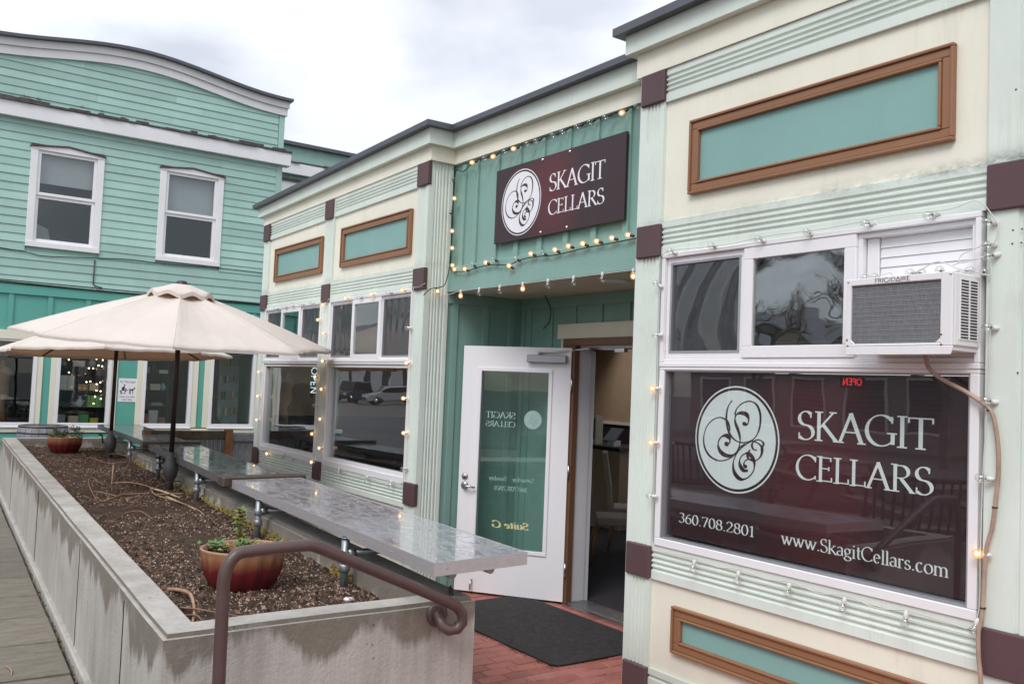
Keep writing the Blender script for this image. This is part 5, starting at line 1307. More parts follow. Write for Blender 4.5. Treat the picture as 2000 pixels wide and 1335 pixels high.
# ---------------------------------------------------------------- parasols
def parasol(loc, rad, zr, za, tilt, rot, label, ztop_crank=.97):
    """tilt = (gx, gy): slope of the rim plane; zr rim height at the pole"""
    t = thing('parasol', label, 'parasol', loc, 'ecru parasols standing in the planter')
    cx, cy = loc[0]+.015, loc[1]+.0; NR = 8; SUBA, SUBR = 22, 16
    def surf(a, f, r0=0, vent=False):
        """a angle, f 0 centre .. 1 rim"""
        k = a/(2*math.pi/NR); fr = k-math.floor(k); edge = math.cos(math.pi/NR)/math.cos((fr-.5)*2*math.pi/NR)
        sc = 1-.055*math.sin(math.pi*fr)*f**3            # scalloped hem between ribs
        r = rad*f*edge*(sc/edge if False else sc)
        sag = -.055*math.sin(math.pi*fr)*math.sin(math.pi*min(1, f*1.02))*rad/1.5
        prof = 1-f; z = zr+(za-zr)*(prof*.94+.06*prof**2)+.03*math.sin(math.pi*f)+sag
        x, y = r*math.cos(a+rot), r*math.sin(a+rot)
        an = a*8; wr = .007*noise.noise(Vector((x*5, y*5, rot*9)))*f + .009*noise.noise(Vector((math.cos(a)*9, math.sin(a)*9, f*1.3+rot*5)))*f**.7 + .006*math.exp(-(min(fr, 1-fr)/.035)**2)
        return Vector((cx+x, cy+y, z+wr+tilt[0]*x+tilt[1]*y))
    mb = MB(); NA = NR*SUBA
    for i in range(SUBR+1):
        f = .13+.87*i/SUBR
        for k in range(NA): mb.v.append(surf(2*math.pi*k/NA, f))
    for i in range(SUBR):
        for k in range(NA):
            mb.f.append((i*NA+k, i*NA+(k+1) % NA, (i+1)*NA+(k+1) % NA, (i+1)*NA+k)); mb.m.append(0); mb.sm.append(True)
    # hem turned down
    base = len(mb.v)
    for k in range(NA): mb.v.append(surf(2*math.pi*k/NA, 1.0)*1.0+Vector((0, 0, -.022)))
    for k in range(NA): mb.f.append((SUBR*NA+k, SUBR*NA+(k+1) % NA, base+(k+1) % NA, base+k)); mb.m.append(0); mb.sm.append(False)
    c = mb.build('canopy', M_fabric, t, fix=False)
    so = c.modifiers.new('thickness', 'SOLIDIFY'); so.thickness = .003; so.offset = 0
    # vent flap
    v = MB(); NV = 64
    for i in range(7):
        f = i/6
        for k in range(NV):
            a = 2*math.pi*k/NV; kk = a/(2*math.pi/NR); fr = kk-math.floor(kk); edge = 1-.07*math.sin(math.pi*fr)
            r = (.05+.285*f)*edge*rad/1.6; x, y = r*math.cos(a+rot), r*math.sin(a+rot)
            z = za+.050-.092*f**1.15 + .020*f**2*math.cos(a*NR+math.pi)+.008*f*noise.noise(Vector((x*9, y*9, 1)))
            v.v.append(Vector((cx+x, cy+y, z+tilt[0]*x+tilt[1]*y)))
    for i in range(6):
        for k in range(NV): v.f.append((i*NV+k, i*NV+(k+1) % NV, (i+1)*NV+(k+1) % NV, (i+1)*NV+k)); v.m.append(0); v.sm.append(True)
    base = len(v.v)
    for k in range(NV): v.v.append(v.v[6*NV+k]+Vector((0, 0, -.034)))
    for k in range(NV): v.f.append((6*NV+k, 6*NV+(k+1) % NV, base+(k+1) % NV, base+k)); v.m.append(0); v.sm.append(False)
    vo = v.build('vent_flap', M_fabric, t, fix=False); so = vo.modifiers.new('thickness', 'SOLIDIFY'); so.thickness = .003; so.offset = 0
    MB().lathe([(.075, -.02), (.07, .0), (.045, .012), (.05, .02), (.03, .032), (0, .036)], (cx, cy, za+.045), 20).build('finial', M_darkmetal, t)
    for k in range(NR):
        a = 2*math.pi*k/NR; p = [surf(a, f)-Vector((0, 0, .016)) for f in (.10, .4, .7, .985)]
        MB().tube(p, .009, 6).build('rib', M_darkmetal, t)
        MB().tube([surf(a+s_*.012, f)+Vector((0, 0, .001)) for s_ in (0,) for f in (.14, .3, .5, .7, .85, .99)], .0035, 5).build('seam', M_seam, t)
        hub = Vector((cx, cy, zr+.12)); e = surf(a, .52)-Vector((0, 0, .025)); MB().tube([hub+(e-hub)*.04, e], .007, 6).build('strut', M_darkmetal, t)
    MB().lathe([(.05, -.05), (.05, .05), (.03, .06)], (cx, cy, zr+.12), 14).build('hub', M_darkmetal, t)
    p = MB(); p.tube([(loc[0], loc[1], .93), (cx, cy, za+.03)], .0235, 14); p.build('pole', M_darkmetal, t)
    s = MB(); x, y = loc[0], loc[1]
    s.lathe([(.031, SOILZ-.06), (.031, .735), (.036, .745), (.062, .79), (.072, .85), (.062, .91), (.036, .965), (.030, .975), (.030, 1.01), (.0235, 1.015)], (x, y, 0), 20)
    s.build('base_stem', M_housing, t)
    h = MB(); h.tube([(x-.04, y-.045, .86), (x-.07, y-.075, .86)], .012, 8); h.tube([(x-.07, y-.075, .86), (x-.075, y-.09, .955)], .009, 8); h.tube([(x-.075, y-.09, .955), (x-.055, y-.125, .96)], .011, 8)
    h.build('crank_handle', M_black, t)
M_seam = plain('seam_binding', (.71, .66, .60), .9)
M_housing = plain('grey_brown_cast_housing', (.085, .08, .08), .5, .2, .1, 12)
parasol((-8.73, -1.452, SOILZ), 1.445, 2.072, 2.565, (-.078, -.003), -.28, 'near ecru parasol overlapping the bay window')
parasol((-11.9, -1.375, SOILZ), 1.385, 1.968, 2.46, (.036, .012), -.28, 'far ecru parasol partly hidden behind the near one')

# ---------------------------------------------------------------- handrail
HR = thing('handrail', 'brown painted steel handrail with scrolled end fixed to the planter', 'handrail', (-3.36, -2.61, .05))
path = [(-3.36, -2.612, .05), (-3.36, -2.615, .6), (-3.36, -2.618, .98)] + [(-3.36, -2.618+.07*(1-math.cos(a)), .98+.115*math.sin(a)) for a in (.3, .6, .9, 1.2, 1.5)] + \
       [(-3.36, -2.42, 1.100), (-3.36, -2.285, 1.102)] + [(-3.36, -2.262, 1.096), (-3.36, -2.235, 1.086)] + [(-3.36, -1.9, .935), (-3.36, -1.635, .815)] + \
       [(-3.36, -1.575, .782), (-3.362, -1.545, .745), (-3.366, -1.542, .708), (-3.372, -1.565, .682), (-3.382, -1.60, .678), (-3.395, -1.628, .698), (-3.415, -1.632, .728), (-3.44, -1.625, .735), (-3.458, -1.622, .735)]
MB().tube(path, .0245, 16).build('rail', M_rail if 'M_rail' in globals() else plain('brown_rail_paint', (.086, .051, .047), .36, 0, .12, 14, .15, 120), HR)
MB().lathe([(.052, 0), (.052, .007), (.040, .014), (.026, .016)], (-3.4595, -1.622, .735), 20, fr=(Vector((0, 1, 0)), Vector((0, 0, 1)), Vector((1, 0, 0)))).build('flange', MATS['brown_rail_paint'], HR)
mb = MB(); mb.tube([(-3.55, -1.50, PT), (-3.55, -1.502, PT+.035), (-3.545, -1.495, PT+.04)], .006, 6); mb.lathe([(.012, 0), (.012, .008), (.006, .012), (.009, .03), (0, .034)], (-3.545, -1.495, PT), 8)
tag(mb.build('hook_bolt', M_darkmetal), 'small rusty hook bolt on top of the planter end', 'bolt')

# ---------------------------------------------------------------- fence and barrel at the far end
FN = thing('fence', 'low timber fence with corrugated steel infill behind the tables', 'fence', (-11.55, -.5, 0))
FX = -11.6
MB().box(FX-.03, FX+.03, -.98, -.055, .93, 1.035).build('top_rail', M_wetwood, FN, bevel=.005)
c = MB(); N_ = 120; pr = []
for i in range(N_+1):
    y = -.98+.92*i/N_; pr.append((FX+.012*math.sin(i*math.pi*2/7.5), y))
for i in range(N_):
    (xa, ya), (xb, yb) = pr[i], pr[i+1]; c.add([(xa, ya, .12), (xb, yb, .12), (xb, yb, .93), (xa, ya, .93)], [(0, 1, 2, 3)], 0, True)
c.build('corrugated_sheet', M_corr, FN, fix=False)
MB().box(FX-.045, FX+.045, -.055, .04, 0, 1.06).build('post', M_orangewood, FN, bevel=.005)
MB().box(FX-.045, FX+.045, -1.07, -.98, 0, 1.04).build('post', M_orangewood, FN, bevel=.005)
MB().box(FX-.02, FX+.04, .0405, .60, .90, 1.0).build('gate_rail', M_greywood, FN, bevel=.005)
pk = MB().box(-.018, .0, -.044, .044, .1, .899).mesh('plank', M_greywood)
for k in range(6): inst(pk, 'plank', FN, (FX, .088+k*.091, 0))
BA = thing('barrel', 'old grey half barrel planter beyond the end of the concrete planter', 'barrel', (-14.42, -1.80, .09))
n = 22
for k in range(n):
    a = 2*math.pi*k/n; a2 = a+2*math.pi/n*.94; mb = MB(); pr = [(.31, 0), (.335, .25), (.345, .5), (.335, .72), (.318, .84)]
    for r_, h in pr:
        for rr, an in ((r_, a), (r_, a2), (r_-.025, a2), (r_-.025, a)): mb.v.append(Vector((-14.42+rr*math.cos(an), -1.80+rr*math.sin(an), .09+h)))
    for i in range(4):
        for q in range(4):
            A0 = i*4+q; B0 = i*4+(q+1) % 4; mb.f.append((A0, B0, B0+4, A0+4)); mb.m.append(0); mb.sm.append(False)
    mb.f += [(3, 2, 1, 0), (16, 17, 18, 19)]; mb.m += [0, 0]; mb.sm += [False]*2
    mb.build('stave', M_greywood, BA)
for r_, h in ((.345, .55), (.336, .735), (.322, .822), (.345, .3)):
    MB().lathe([(r_, -.009), (r_+.003, -.009), (r_+.002, .009), (r_-.002, .009)], (-14.42, -1.80, .09+h), 36).build('hoop', M_darkmetal, BA)
MB().lathe([(.30, .80), (0, .81)], (-14.42, -1.80, .09), 24).build('soil', M_soil, BA)

# ---------------------------------------------------------------- hanging shop sign
SG = thing('shop_sign', 'maroon sign board reading Skagit Cellars hung above the door recess', 'sign', (-5.07, .18, 2.89))
GF = facY(.19)
gx0, gx1, gz0, gz1 = -5.838, -4.313, 2.888, 3.476
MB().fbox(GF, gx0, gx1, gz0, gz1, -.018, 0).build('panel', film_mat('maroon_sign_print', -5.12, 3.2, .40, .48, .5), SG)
text_line(SG, M_printwhite, 'SKAGIT', GF, -5.140, -4.515, 3.203, .124, .0008, .118, .044); text_line(SG, M_printwhite, 'CELLARS', GF, -5.140, -4.515, 3.027, .106, .0008, .118, .044)
em = MB(); emblem(em, GF, -5.490, 3.176, .258, .256, .0008, 0, 1); em.build('emblem', [M_printwhite, M_maroon], SG, fix=False)
for x, z in ((-5.232, 3.456), (-4.911, 3.456), (-5.224, 2.911), (-4.915, 2.911)):
    MB().lathe([(.012, 0), (.012, .002), (.007, .003), (.006, .007), (0, .008)], GF.p(x, z, .0006), 12, fr=(GF.u, GF.v, GF.w)).build('bolt', M_steel, SG)
st = MB()
for x in (-5.585, -5.28, -4.968, -4.66): st.box(x-.02, x+.02, .2082, YS-.0185, 2.95, 3.4)
st.build('standoff', M_black, SG)

# ---------------------------------------------------------------- air conditioner, drain hose
AC = thing('air_conditioner', 'white window air conditioner with dusty grey coil in the upper right window', 'air conditioner', (-2.11, -.1, 1.99))
ax0, ax1, az0, az1, ay = -2.349, -1.869, 1.998, 2.296, -.247
AF = facY(ay); M_acw = paint('off_white_steel', (.76, .755, .77), .38, .03, (20, 20, 20), .06, .18, (.42, .38, .33), streak=.1)
mb = MB(); mb.box(ax0, ax1, ay+.02, .06, az0, az1); mb.build('cabinet', M_acw, AC, bevel=.006)
mb = MB(); gx0, gx1, gz0, gz1 = -2.326, -1.919, 2.010, 2.266
mb.fbox(AF, ax0, gx0, az0, az1, -.019, 0); mb.fbox(AF, gx1, ax1, az0, az1, -.019, 0); mb.fbox(AF, gx0, gx1, az0, gz0, -.019, 0); mb.fbox(AF, gx0, gx1, gz1, az1, -.019, 0)
for sx_ in (0, 1):
    x = gx0 if sx_ == 0 else gx1; d = .022 if sx_ == 0 else -.022
    mb.prism([AF.p(x, gz0, -.0005), AF.p(x+d, gz0, -.0005), AF.p(x, gz0+.02, -.0005)], (0, .01, 0))
mb.build('face_panel', M_acw, AC, bevel=.003)
mb = MB(); mb.box(ax0+.006, ax1-.01, ay+.003, ay+.23, az0-.018, az0-.0005); mb.prism([(ax0+.006, ay-.002, az0-.036), (ax1-.004, ay-.002, az0-.036), (ax1+.006, ay-.002, az0-.0005), (ax0, ay-.002, az0-.0005)], (0, .005, 0)); mb.build('drip_tray', M_acw, AC, bevel=.002)
def coil():
    m, nt, b, o = nmat('dusty_aluminium_coil'); N = nt.nodes.new; L = nt.links.new
    n = noise_tex(nt, 1, 4, .7, (260, 10, 40)); n2 = noise_tex(nt, 7, 5, .6)
    c = ramp(nt, n.outputs[0], [(.35, (.085, .088, .098)), (.65, (.20, .205, .22))]).outputs[0]
    c = mixc(nt, mathn(nt, 'MULTIPLY', n2.outputs[0], .45), c, (.24, .235, .23)); L(c, b.inputs['Base Color']); b.inputs['Roughness'].default_value = .6; b.inputs['Metallic'].default_value = .2
    bump(nt, b, n.outputs[0], .6, .002); return m
co = MB().fbox(AF, gx0, gx1, gz0, gz1, -.0185, -.012).build('coil', coil(), AC)
ln = MB(); z = gz0+.016
while z < gz1-.01: ln.fbox(AF, gx0+.003, gx1-.003, z, z+.0016, -.0118, -.0105); z += .0205
ln.build('coil_tube', M_greymetal, AC)['kind'] = 'stuff'
SF = Fr((ax1, 0, 0), (0, 1, 0), (0, 0, 1), (1, 0, 0)); sl = MB()
for k in range(20):
    z = 2.030+k*.0121
    for a, b in ((-.190, -.127), (-.118, -.058)): sl.fbox(SF, a, b, z, z+.0078, .0004, .0012)
sl.build('side_vent', M_black, AC)['kind'] = 'stuff'
rb = MB()
for a, b in ((-.196, -.190), (-.127, -.118), (-.058, -.052)): rb.fbox(SF, a, b, 2.026, 2.272, .0005, .005)
for k in range(21): rb.fbox(SF, -.19, -.127, 2.0258+k*.0121, 2.0296+k*.0121, .0013, .0045); rb.fbox(SF, -.118, -.058, 2.0258+k*.0121, 2.0296+k*.0121, .0013, .0045)
rb.build('louvre', M_acw, AC)['kind'] = 'stuff'
lt = MB(); mono = {c: GL[c] for c in 'FRIGDAE'}
sv = GL['A'], GL['R']; GL['A'] = (.74, [LN(.06, .03, .37, 1), LN(.37, 1, .68, .03), LN(.06, .03, .68, .03)], [], []); GL['R'] = (.66, [LN(.13, 0, .13, 1), [(.13, .95), (.3, .95)] + arc(.32, .73, .2, .22, 90, -90)[1:] + [(.13, .51)], LN(.34, .51, .56, 0)], [], [])
lettering(lt, 'FRIGIDAIRE', AF, -2.212, -2.050, 2.2725, 0.0185, .0006, .10, .10, False); GL['A'], GL['R'] = sv
lt.build('lettering', M_printdark, AC, fix=False)
for x, z in ((ax0+.008, az0+.03), (ax1-.045, az0+.045), (ax0+.012, az0+.004), (ax1-.044, az0+.004), (ax1-.008, az1-.01), (ax0+.01, az1-.012)):
    MB().lathe([(.005, 0), (.004, .002), (0, .003)], AF.p(x, z, .0005), 8, fr=(AF.u, AF.v, AF.w)).build('screw', M_rust if z < 2.05 else M_steel, AC)
HO = [(-2.066, -.10, 1.985), (-2.066, -.085, 1.95), (-2.057, -.075, 1.911), (-2.01, -.06, 1.868), (-1.922, -.052, 1.823), (-1.846, -.052, 1.775), (-1.804, -.052, 1.732), (-1.783, -.05, 1.626), (-1.778, -.05, 1.504), (-1.788, -.05, 1.379), (-1.799, -.05, 1.281), (-1.822, -.052, 1.171), (-1.832, -.055, .926), (-1.842, -.062, .858), (-1.838, -.066, .763), (-1.828, -.066, .657), (-1.83, -.06, .4), (-1.82, -.06, .05)]
hz = thing('drain_hose', 'stained tan drain hose running down from the air conditioner', 'hose', (-1.82, -.06, .05))
MB().tube(crom(HO, 6), .0092, 10).build('tube', M_hose, hz)
tb = MB()
for p in ((-1.816, -.051, 1.745), (-1.829, -.054, .955), (-1.79, -.05, 1.36)): tb.lathe([(.0112, -.003), (.0112, .003)], p, 12)
tb.build('cable_tie', M_black, hz)

# ---------------------------------------------------------------- string lights
GLOBE = [(0, -.062), (.008, -.0605), (.0145, -.055), (.0188, -.046), (.0195, -.040), (.018, -.031), (.0135, -.022), (.0095, -.015), (.009, -.010)]
def bulb_mesh(lit):
    m = MB(); m.lathe(GLOBE, (0, 0, 0), 12, mi=0)
    if lit: m.lathe([(0, -.050), (.006, -.047), (.0085, -.041), (.006, -.034), (0, -.031)], (0, 0, 0), 8, mi=1)
    else:
        m.lathe([(.0062, -.011), (.0062, -.019), (.003, -.024), (0, -.025)], (0, 0, 0), 8, mi=1); m.tube([(0, 0, -.02), (.003, 0, -.034), (-.003, .001, -.036)], .0012, 5, 1)
    return m.mesh('bulb', [M_glow if lit else M_bulbglass, M_fil if lit else M_darkmetal], fix=True)
B_ON, B_OFF = bulb_mesh(True), bulb_mesh(False)
def sock_mesh(mat): return MB().lathe([(.0085, -.020), (.0105, -.018), (.0105, .004), (.007, .010), (.004, .013)], (0, 0, 0), 10).mesh('socket', mat)
S_W, S_D = sock_mesh(M_sockw), sock_mesh(M_sockd)
def strand(label, cord_pts, bulbs, dark, rc=.0025):
    """bulbs: (x, y, z, lit, aim) - aim is where the bulb points"""
    p0 = cord_pts[0][0]; t = thing('string_lights', label, 'string lights', p0, 'string lights')
    c = MB()
    for pts in cord_pts: c.tube(crom(pts, 4), rc, 5)
    c.build('cord', M_cordg if dark else M_cordw, t)
    for x, y, z, lit, aim in bulbs:
        aim = Vector(aim).normalized(); q = (-aim).to_track_quat('Z', 'Y')
        s = inst(S_D if dark else S_W, 'socket', t, Vector((x, y, z))-aim*.040)
        s.rotation_mode = 'QUATERNION'; s.rotation_quaternion = q
        b = bpy.data.objects.new('bulb', B_ON if lit else B_OFF); COL.objects.link(b); b.parent = s
def jit(v, s=.25): return tuple(c+random.uniform(-s, s) for c in v)
yf = -.062
# round the right-hand window
bl = [(-3.631, yf, 2.578, 0, jit((-.6, -.6, .1))), (-3.314, yf, 2.575, 0, jit((.1, -1, 0))), (-3.0, yf, 2.576, 0, jit((-.7, -.6, .2))), (-2.703, yf, 2.577, 0, jit((-.6, -.8, .1))), (-2.386, yf, 2.58, 0, jit((-.6, -.8, 0))), (-2.085, yf, 2.575, 0, jit((-.5, -.8, 0))),
      (-1.832, yf, 2.514, 0, jit((-.4, -.9, 0))), (-1.832, yf, 2.419, 0, jit((-.2, -1, 0))), (-1.824, yf, 2.372, 0, jit((-.5, -.8, 0))), (-1.826, yf, 2.083, 0, jit((-.6, -.8, 0))), (-1.826, yf, 1.785, 0, jit((-.6, -.8, 0))), (-1.842, yf, 1.471, 0, (-1, -.4, 0)), (-1.852, yf, 1.167, 1, (-1, -.4, 0)), (-1.862, yf, .860, 0, (-.3, -.2, -1)),
      (-3.738, yf, 2.40, 0, (-.7, -.4, .5)), (-3.728, yf, 2.096, 0, (-1, -.3, 0)), (-3.738, yf, 1.786, 1, (-1, -.3, 0)), (-3.736, yf, 1.473, 1, (-1, -.3, 0)), (-3.734, yf, 1.167, 0, (-1, -.3, 0)),
      (-3.382, yf, .815, 0, (-.1, -.15, -1)), (-3.077, yf, .812, 0, (-.1, -.15, -1)), (-2.762, yf, .815, 0, (-.05, -.2, -1)), (-2.46, yf, .812, 0, (-.15, -.15, -1)), (-2.156, yf, .818, 0, (0, -.2, -1)),
      (-2.335, -.13, 2.315, 0, (-.5, -.8, .1)), (-2.305, -.10, 2.32, 0, (-.3, -1, .2)), (-2.127, -.12, 2.322, 0, (-.2, -1, 0)), (-2.085, -.10, 2.320, 0, (.8, -.6, 0)), (-1.995, -.12, 2.322, 0, (.2, -1, .1)), (-1.89, -.08, 2.316, 0, (.9, -.3, .1)), (-1.845, -.05, 2.312, 0, (.5, -.8, 0))]
yc = -.048
cords = [[(-3.745, yc, 2.54), (-3.65, yc, 2.582), (-3.45, yc, 2.578), (-3.2, yc, 2.574), (-2.95, yc, 2.588), (-2.6, yc, 2.585), (-2.25, yc, 2.60), (-2.0, yc, 2.592), (-1.88, yc, 2.612), (-1.815, yc, 2.54), (-1.79, yc, 2.49), (-1.80, yc, 2.44), (-1.825, yc, 2.40), (-1.818, yc, 2.3), (-1.82, yc, 2.08), (-1.824, yc, 1.8), (-1.84, yc, 1.5), (-1.846, yc, 1.2), (-1.858, yc, .89), (-1.97, yc, .862), (-2.14, yc, .872), (-2.3, yc, .848), (-2.45, yc, .872), (-2.6, yc, .850), (-2.75, yc, .872), (-2.9, yc, .855), (-3.07, yc, .872), (-3.22, yc, .855), (-3.37, yc, .872), (-3.6, yc, .868), (-3.71, yc, .885), (-3.715, yc, 1.15), (-3.715, yc, 1.47), (-3.712, yc, 1.8), (-3.718, yc, 2.1), (-3.72, yc, 2.36), (-3.735, yc, 2.45)],
         [(-1.83, yc, 2.43), (-1.90, -.07, 2.40), (-1.93, -.08, 2.38), (-1.92, -.09, 2.35), (-1.83, -.06, 2.375), (-1.96, -.08, 2.345), (-1.90, -.07, 2.318), (-1.82, -.04, 2.295), (-1.90, -.10, 2.31), (-2.0, -.12, 2.36), (-2.10, -.10, 2.33), (-2.2, -.12, 2.305), (-2.24, -.09, 2.335), (-2.34, -.12, 2.31), (-2.36, -.1, 2.335)]]
strand('white cord string lights framing the right window and tangled on the air conditioner', cords, bl, False)
# left bay: one strand round each window
bl = [(-8.61, yf, 2.528, 1, (-.6, -.6, -.3)), (-8.06, yf, 2.565, 1, (-1, -.3, .1)), (-7.763, yf, 2.558, 0, (-1, -.4, 0)), (-7.49, yf, 2.566, 1, (-1, -.3, .1)), (-7.15, yf, 2.561, 0, (-1, -.4, 0)), (-6.88, yf, 2.566, 1, (-1, -.3, .1)),
      (-6.755, yf, 2.23, 0, (-1, -.4, 0)), (-6.742, yf, 1.928, 1, (-1, -.3, 0)), (-6.765, yf, 1.624, 1, (-1, -.3, 0)), (-6.73, yf, 1.33, 1, (-1, -.3, 0)), (-6.72, yf, 1.026, 0, (-1, -.4, -.2)),
      (-8.555, yf, 2.229, 1, (-1, -.3, 0)), (-8.539, yf, 1.945, 1, (-1, -.3, 0)), (-8.531, yf, 1.656, 1, (-1, -.3, 0)), (-8.525, yf, 1.352, 1, (-1, -.3, 0)), (-8.508, yf, 1.059, 1, (-1, -.3, 0)),
      (-8.017, yf, .86, 0, (0, -.2, -1)), (-7.397, yf, .85, 0, (0, -.2, -1)), (-6.93, yf, .86, 0, (0, -.2, -1))]
cords = [[(-6.50, yc, 2.60), (-6.62, yc, 2.575), (-6.8, yc, 2.585), (-7.1, yc, 2.575), (-7.4, yc, 2.585), (-7.75, yc, 2.575), (-8.05, yc, 2.585), (-8.4, yc, 2.565), (-8.51, yc, 2.56), (-8.50, yc, 2.25), (-8.50, yc, 1.9), (-8.49, yc, 1.6), (-8.48, yc, 1.3), (-8.47, yc, .93), (-8.2, yc, .885), (-8.0, yc, .90), (-7.7, yc, .86), (-7.4, yc, .895), (-7.1, yc, .865), (-6.9, yc, .89), (-6.74, yc, .90), (-6.715, yc, 1.03), (-6.715, yc, 1.4), (-6.72, yc, 1.9), (-6.72, yc, 2.3), (-6.70, yc, 2.58)]]
strand('white cord string lights with many lit bulbs framing the bay window nearest the door', cords, bl, False)
bl = [(-8.715, yf, 2.375, 1, (-1, -.3, 0)), (-8.71, yf, 2.085, 1, (-1, -.3, 0)), (-8.71, yf, 1.779, 1, (-1, -.3, 0)), (-8.70, yf, 1.482, 0, (-1, -.3, 0)), (-8.714, yf, 1.189, 1, (-1, -.3, 0)), (-8.69, yf, .90, 1, (-1, -.3, 0)),
      (-10.435, yf, 1.815, 1, (-1, -.3, 0)), (-10.423, yf, 1.526, 1, (-1, -.3, 0)), (-10.41, yf, 1.243, 1, (-1, -.3, 0)), (-10.009, yf, .875, 1, (0, -.2, -1)), (-9.477, yf, .875, 0, (0, -.2, -1)), (-9.202, yf, .865, 0, (0, -.2, -1)),
      (-9.992, yf, 2.556, 0, (-1, -.4, 0)), (-9.712, yf, 2.56, 0, (-1, -.4, 0)), (-9.491, yf, 2.564, 0, (-1, -.4, 0)), (-9.208, yf, 2.562, 0, (-1, -.4, 0)), (-8.937, yf, 2.562, 0, (-1, -.4, 0))]
cords = [[(-8.66, yc, 2.56), (-8.9, yc, 2.585), (-9.2, yc, 2.575), (-9.5, yc, 2.585), (-9.75, yc, 2.575), (-10.0, yc, 2.585), (-10.36, yc, 2.56), (-10.405, yc, 2.3), (-10.40, yc, 1.8), (-10.39, yc, 1.3), (-10.37, yc, .92), (-10.0, yc, .91), (-9.7, yc, .88), (-9.45, yc, .91), (-9.2, yc, .90), (-8.9, yc, .88), (-8.68, yc, .95), (-8.665, yc, 1.4), (-8.66, yc, 2.0), (-8.66, yc, 2.5)]]
strand('white cord string lights framing the far bay window half behind the parasol', cords, bl, False)
# green-cord strand round the sign wall
y1 = .185
bl = [(x, y1-.03, z, l, jit((-.35, -.6, -.35), .15)) for x, z, l in ((-6.165, 3.603, 1), (-5.978, 3.602, 0), (-5.853, 3.593, 1), (-5.691, 3.602, 0), (-5.57, 3.600, 1), (-5.391, 3.602, 0), (-5.279, 3.60, 0), (-5.072, 3.599, 0), (-4.96, 3.602, 0), (-4.797, 3.603, 0), (-4.657, 3.603, 0), (-4.497, 3.603, 0), (-4.331, 3.594, 1), (-4.187, 3.603, 0))]
bl += [(x, .165, z, l, jit((.9, -.5, .05), .1)) for x, z, l in ((-6.464, 3.516, 0), (-6.439, 3.345, 1), (-6.488, 3.229, 0), (-6.453, 3.066, 1), (-6.44, 2.918, 1), (-6.422, 2.768, 1), (-6.388, 2.731, 1))]
bl += [(x, .16, z, l, jit((-.85, -.35, .35 if l else .5), .15)) for x, z, l in ((-6.213, 2.719, 1), (-6.099, 2.750, 0), (-5.901, 2.745, 1), (-5.798, 2.761, 0), (-5.571, 2.690, 1), (-5.489, 2.735, 0), (-5.293, 2.755, 1), (-5.15, 2.752, 0), (-5.001, 2.755, 1), (-4.848, 2.765, 1), (-4.691, 2.765, 1), (-4.545, 2.765, 1), (-4.391, 2.77, 1), (-4.236, 2.772, 1))]
cords = [[(-4.0, .20, 3.645), (-4.4, .20, 3.632), (-4.9, .20, 3.635), (-5.4, .20, 3.628), (-5.9, .20, 3.622), (-6.2, .20, 3.622), (-6.36, .20, 3.57), (-6.49, .20, 3.60), (-6.505, .20, 3.45), (-6.51, .19, 3.2), (-6.50, .19, 2.95), (-6.49, .18, 2.77), (-6.38, .175, 2.715), (-6.2, .175, 2.705), (-6.0, .175, 2.72), (-5.8, .175, 2.722), (-5.6, .175, 2.70), (-5.45, .175, 2.725), (-5.25, .175, 2.73), (-5.0, .175, 2.72), (-4.7, .175, 2.735), (-4.4, .175, 2.74), (-4.0, .175, 2.75)],
         [(-6.49, .18, 2.77), (-6.50, .15, 2.62), (-6.515, .10, 2.58), (-6.52, .03, 2.565), (-6.50, -.03, 2.53), (-6.52, -.045, 2.50)]]
strand('dark green cord string lights edging the wall around the hanging sign', cords, bl+[(-6.50, .075, 2.545, 1, (.7, -.2, -.35))], True, .0045)
# beneath the beam
bl = [(x, .185, 2.503, l, (0, 0, -1)) for x, l in ((-6.302, 1), (-6.018, 0), (-5.722, 0), (-5.414, 1), (-5.102, 0), (-4.808, 0), (-4.502, 0), (-4.199, 1))]
strand('white socket string lights hanging in a row beneath the entrance beam', [[(-6.52, -.04, 2.50), (-6.50, .03, 2.555), (-6.48, .12, 2.515), (-6.42, .18, 2.53), (-6.3, .195, 2.546), (-5.5, .195, 2.545), (-4.5, .195, 2.545), (-4.0, .195, 2.545)]], bl, False)
lw = MB(); lw.tube(crom([(-6.05, .88, 2.555), (-5.99, .9, 2.44), (-6.0, .9, 2.33), (-6.08, .9, 2.27)]), .005, 5)
tag(lw.build('loose_wire', M_black), 'loose black wire hanging from the recess soffit', 'wire')

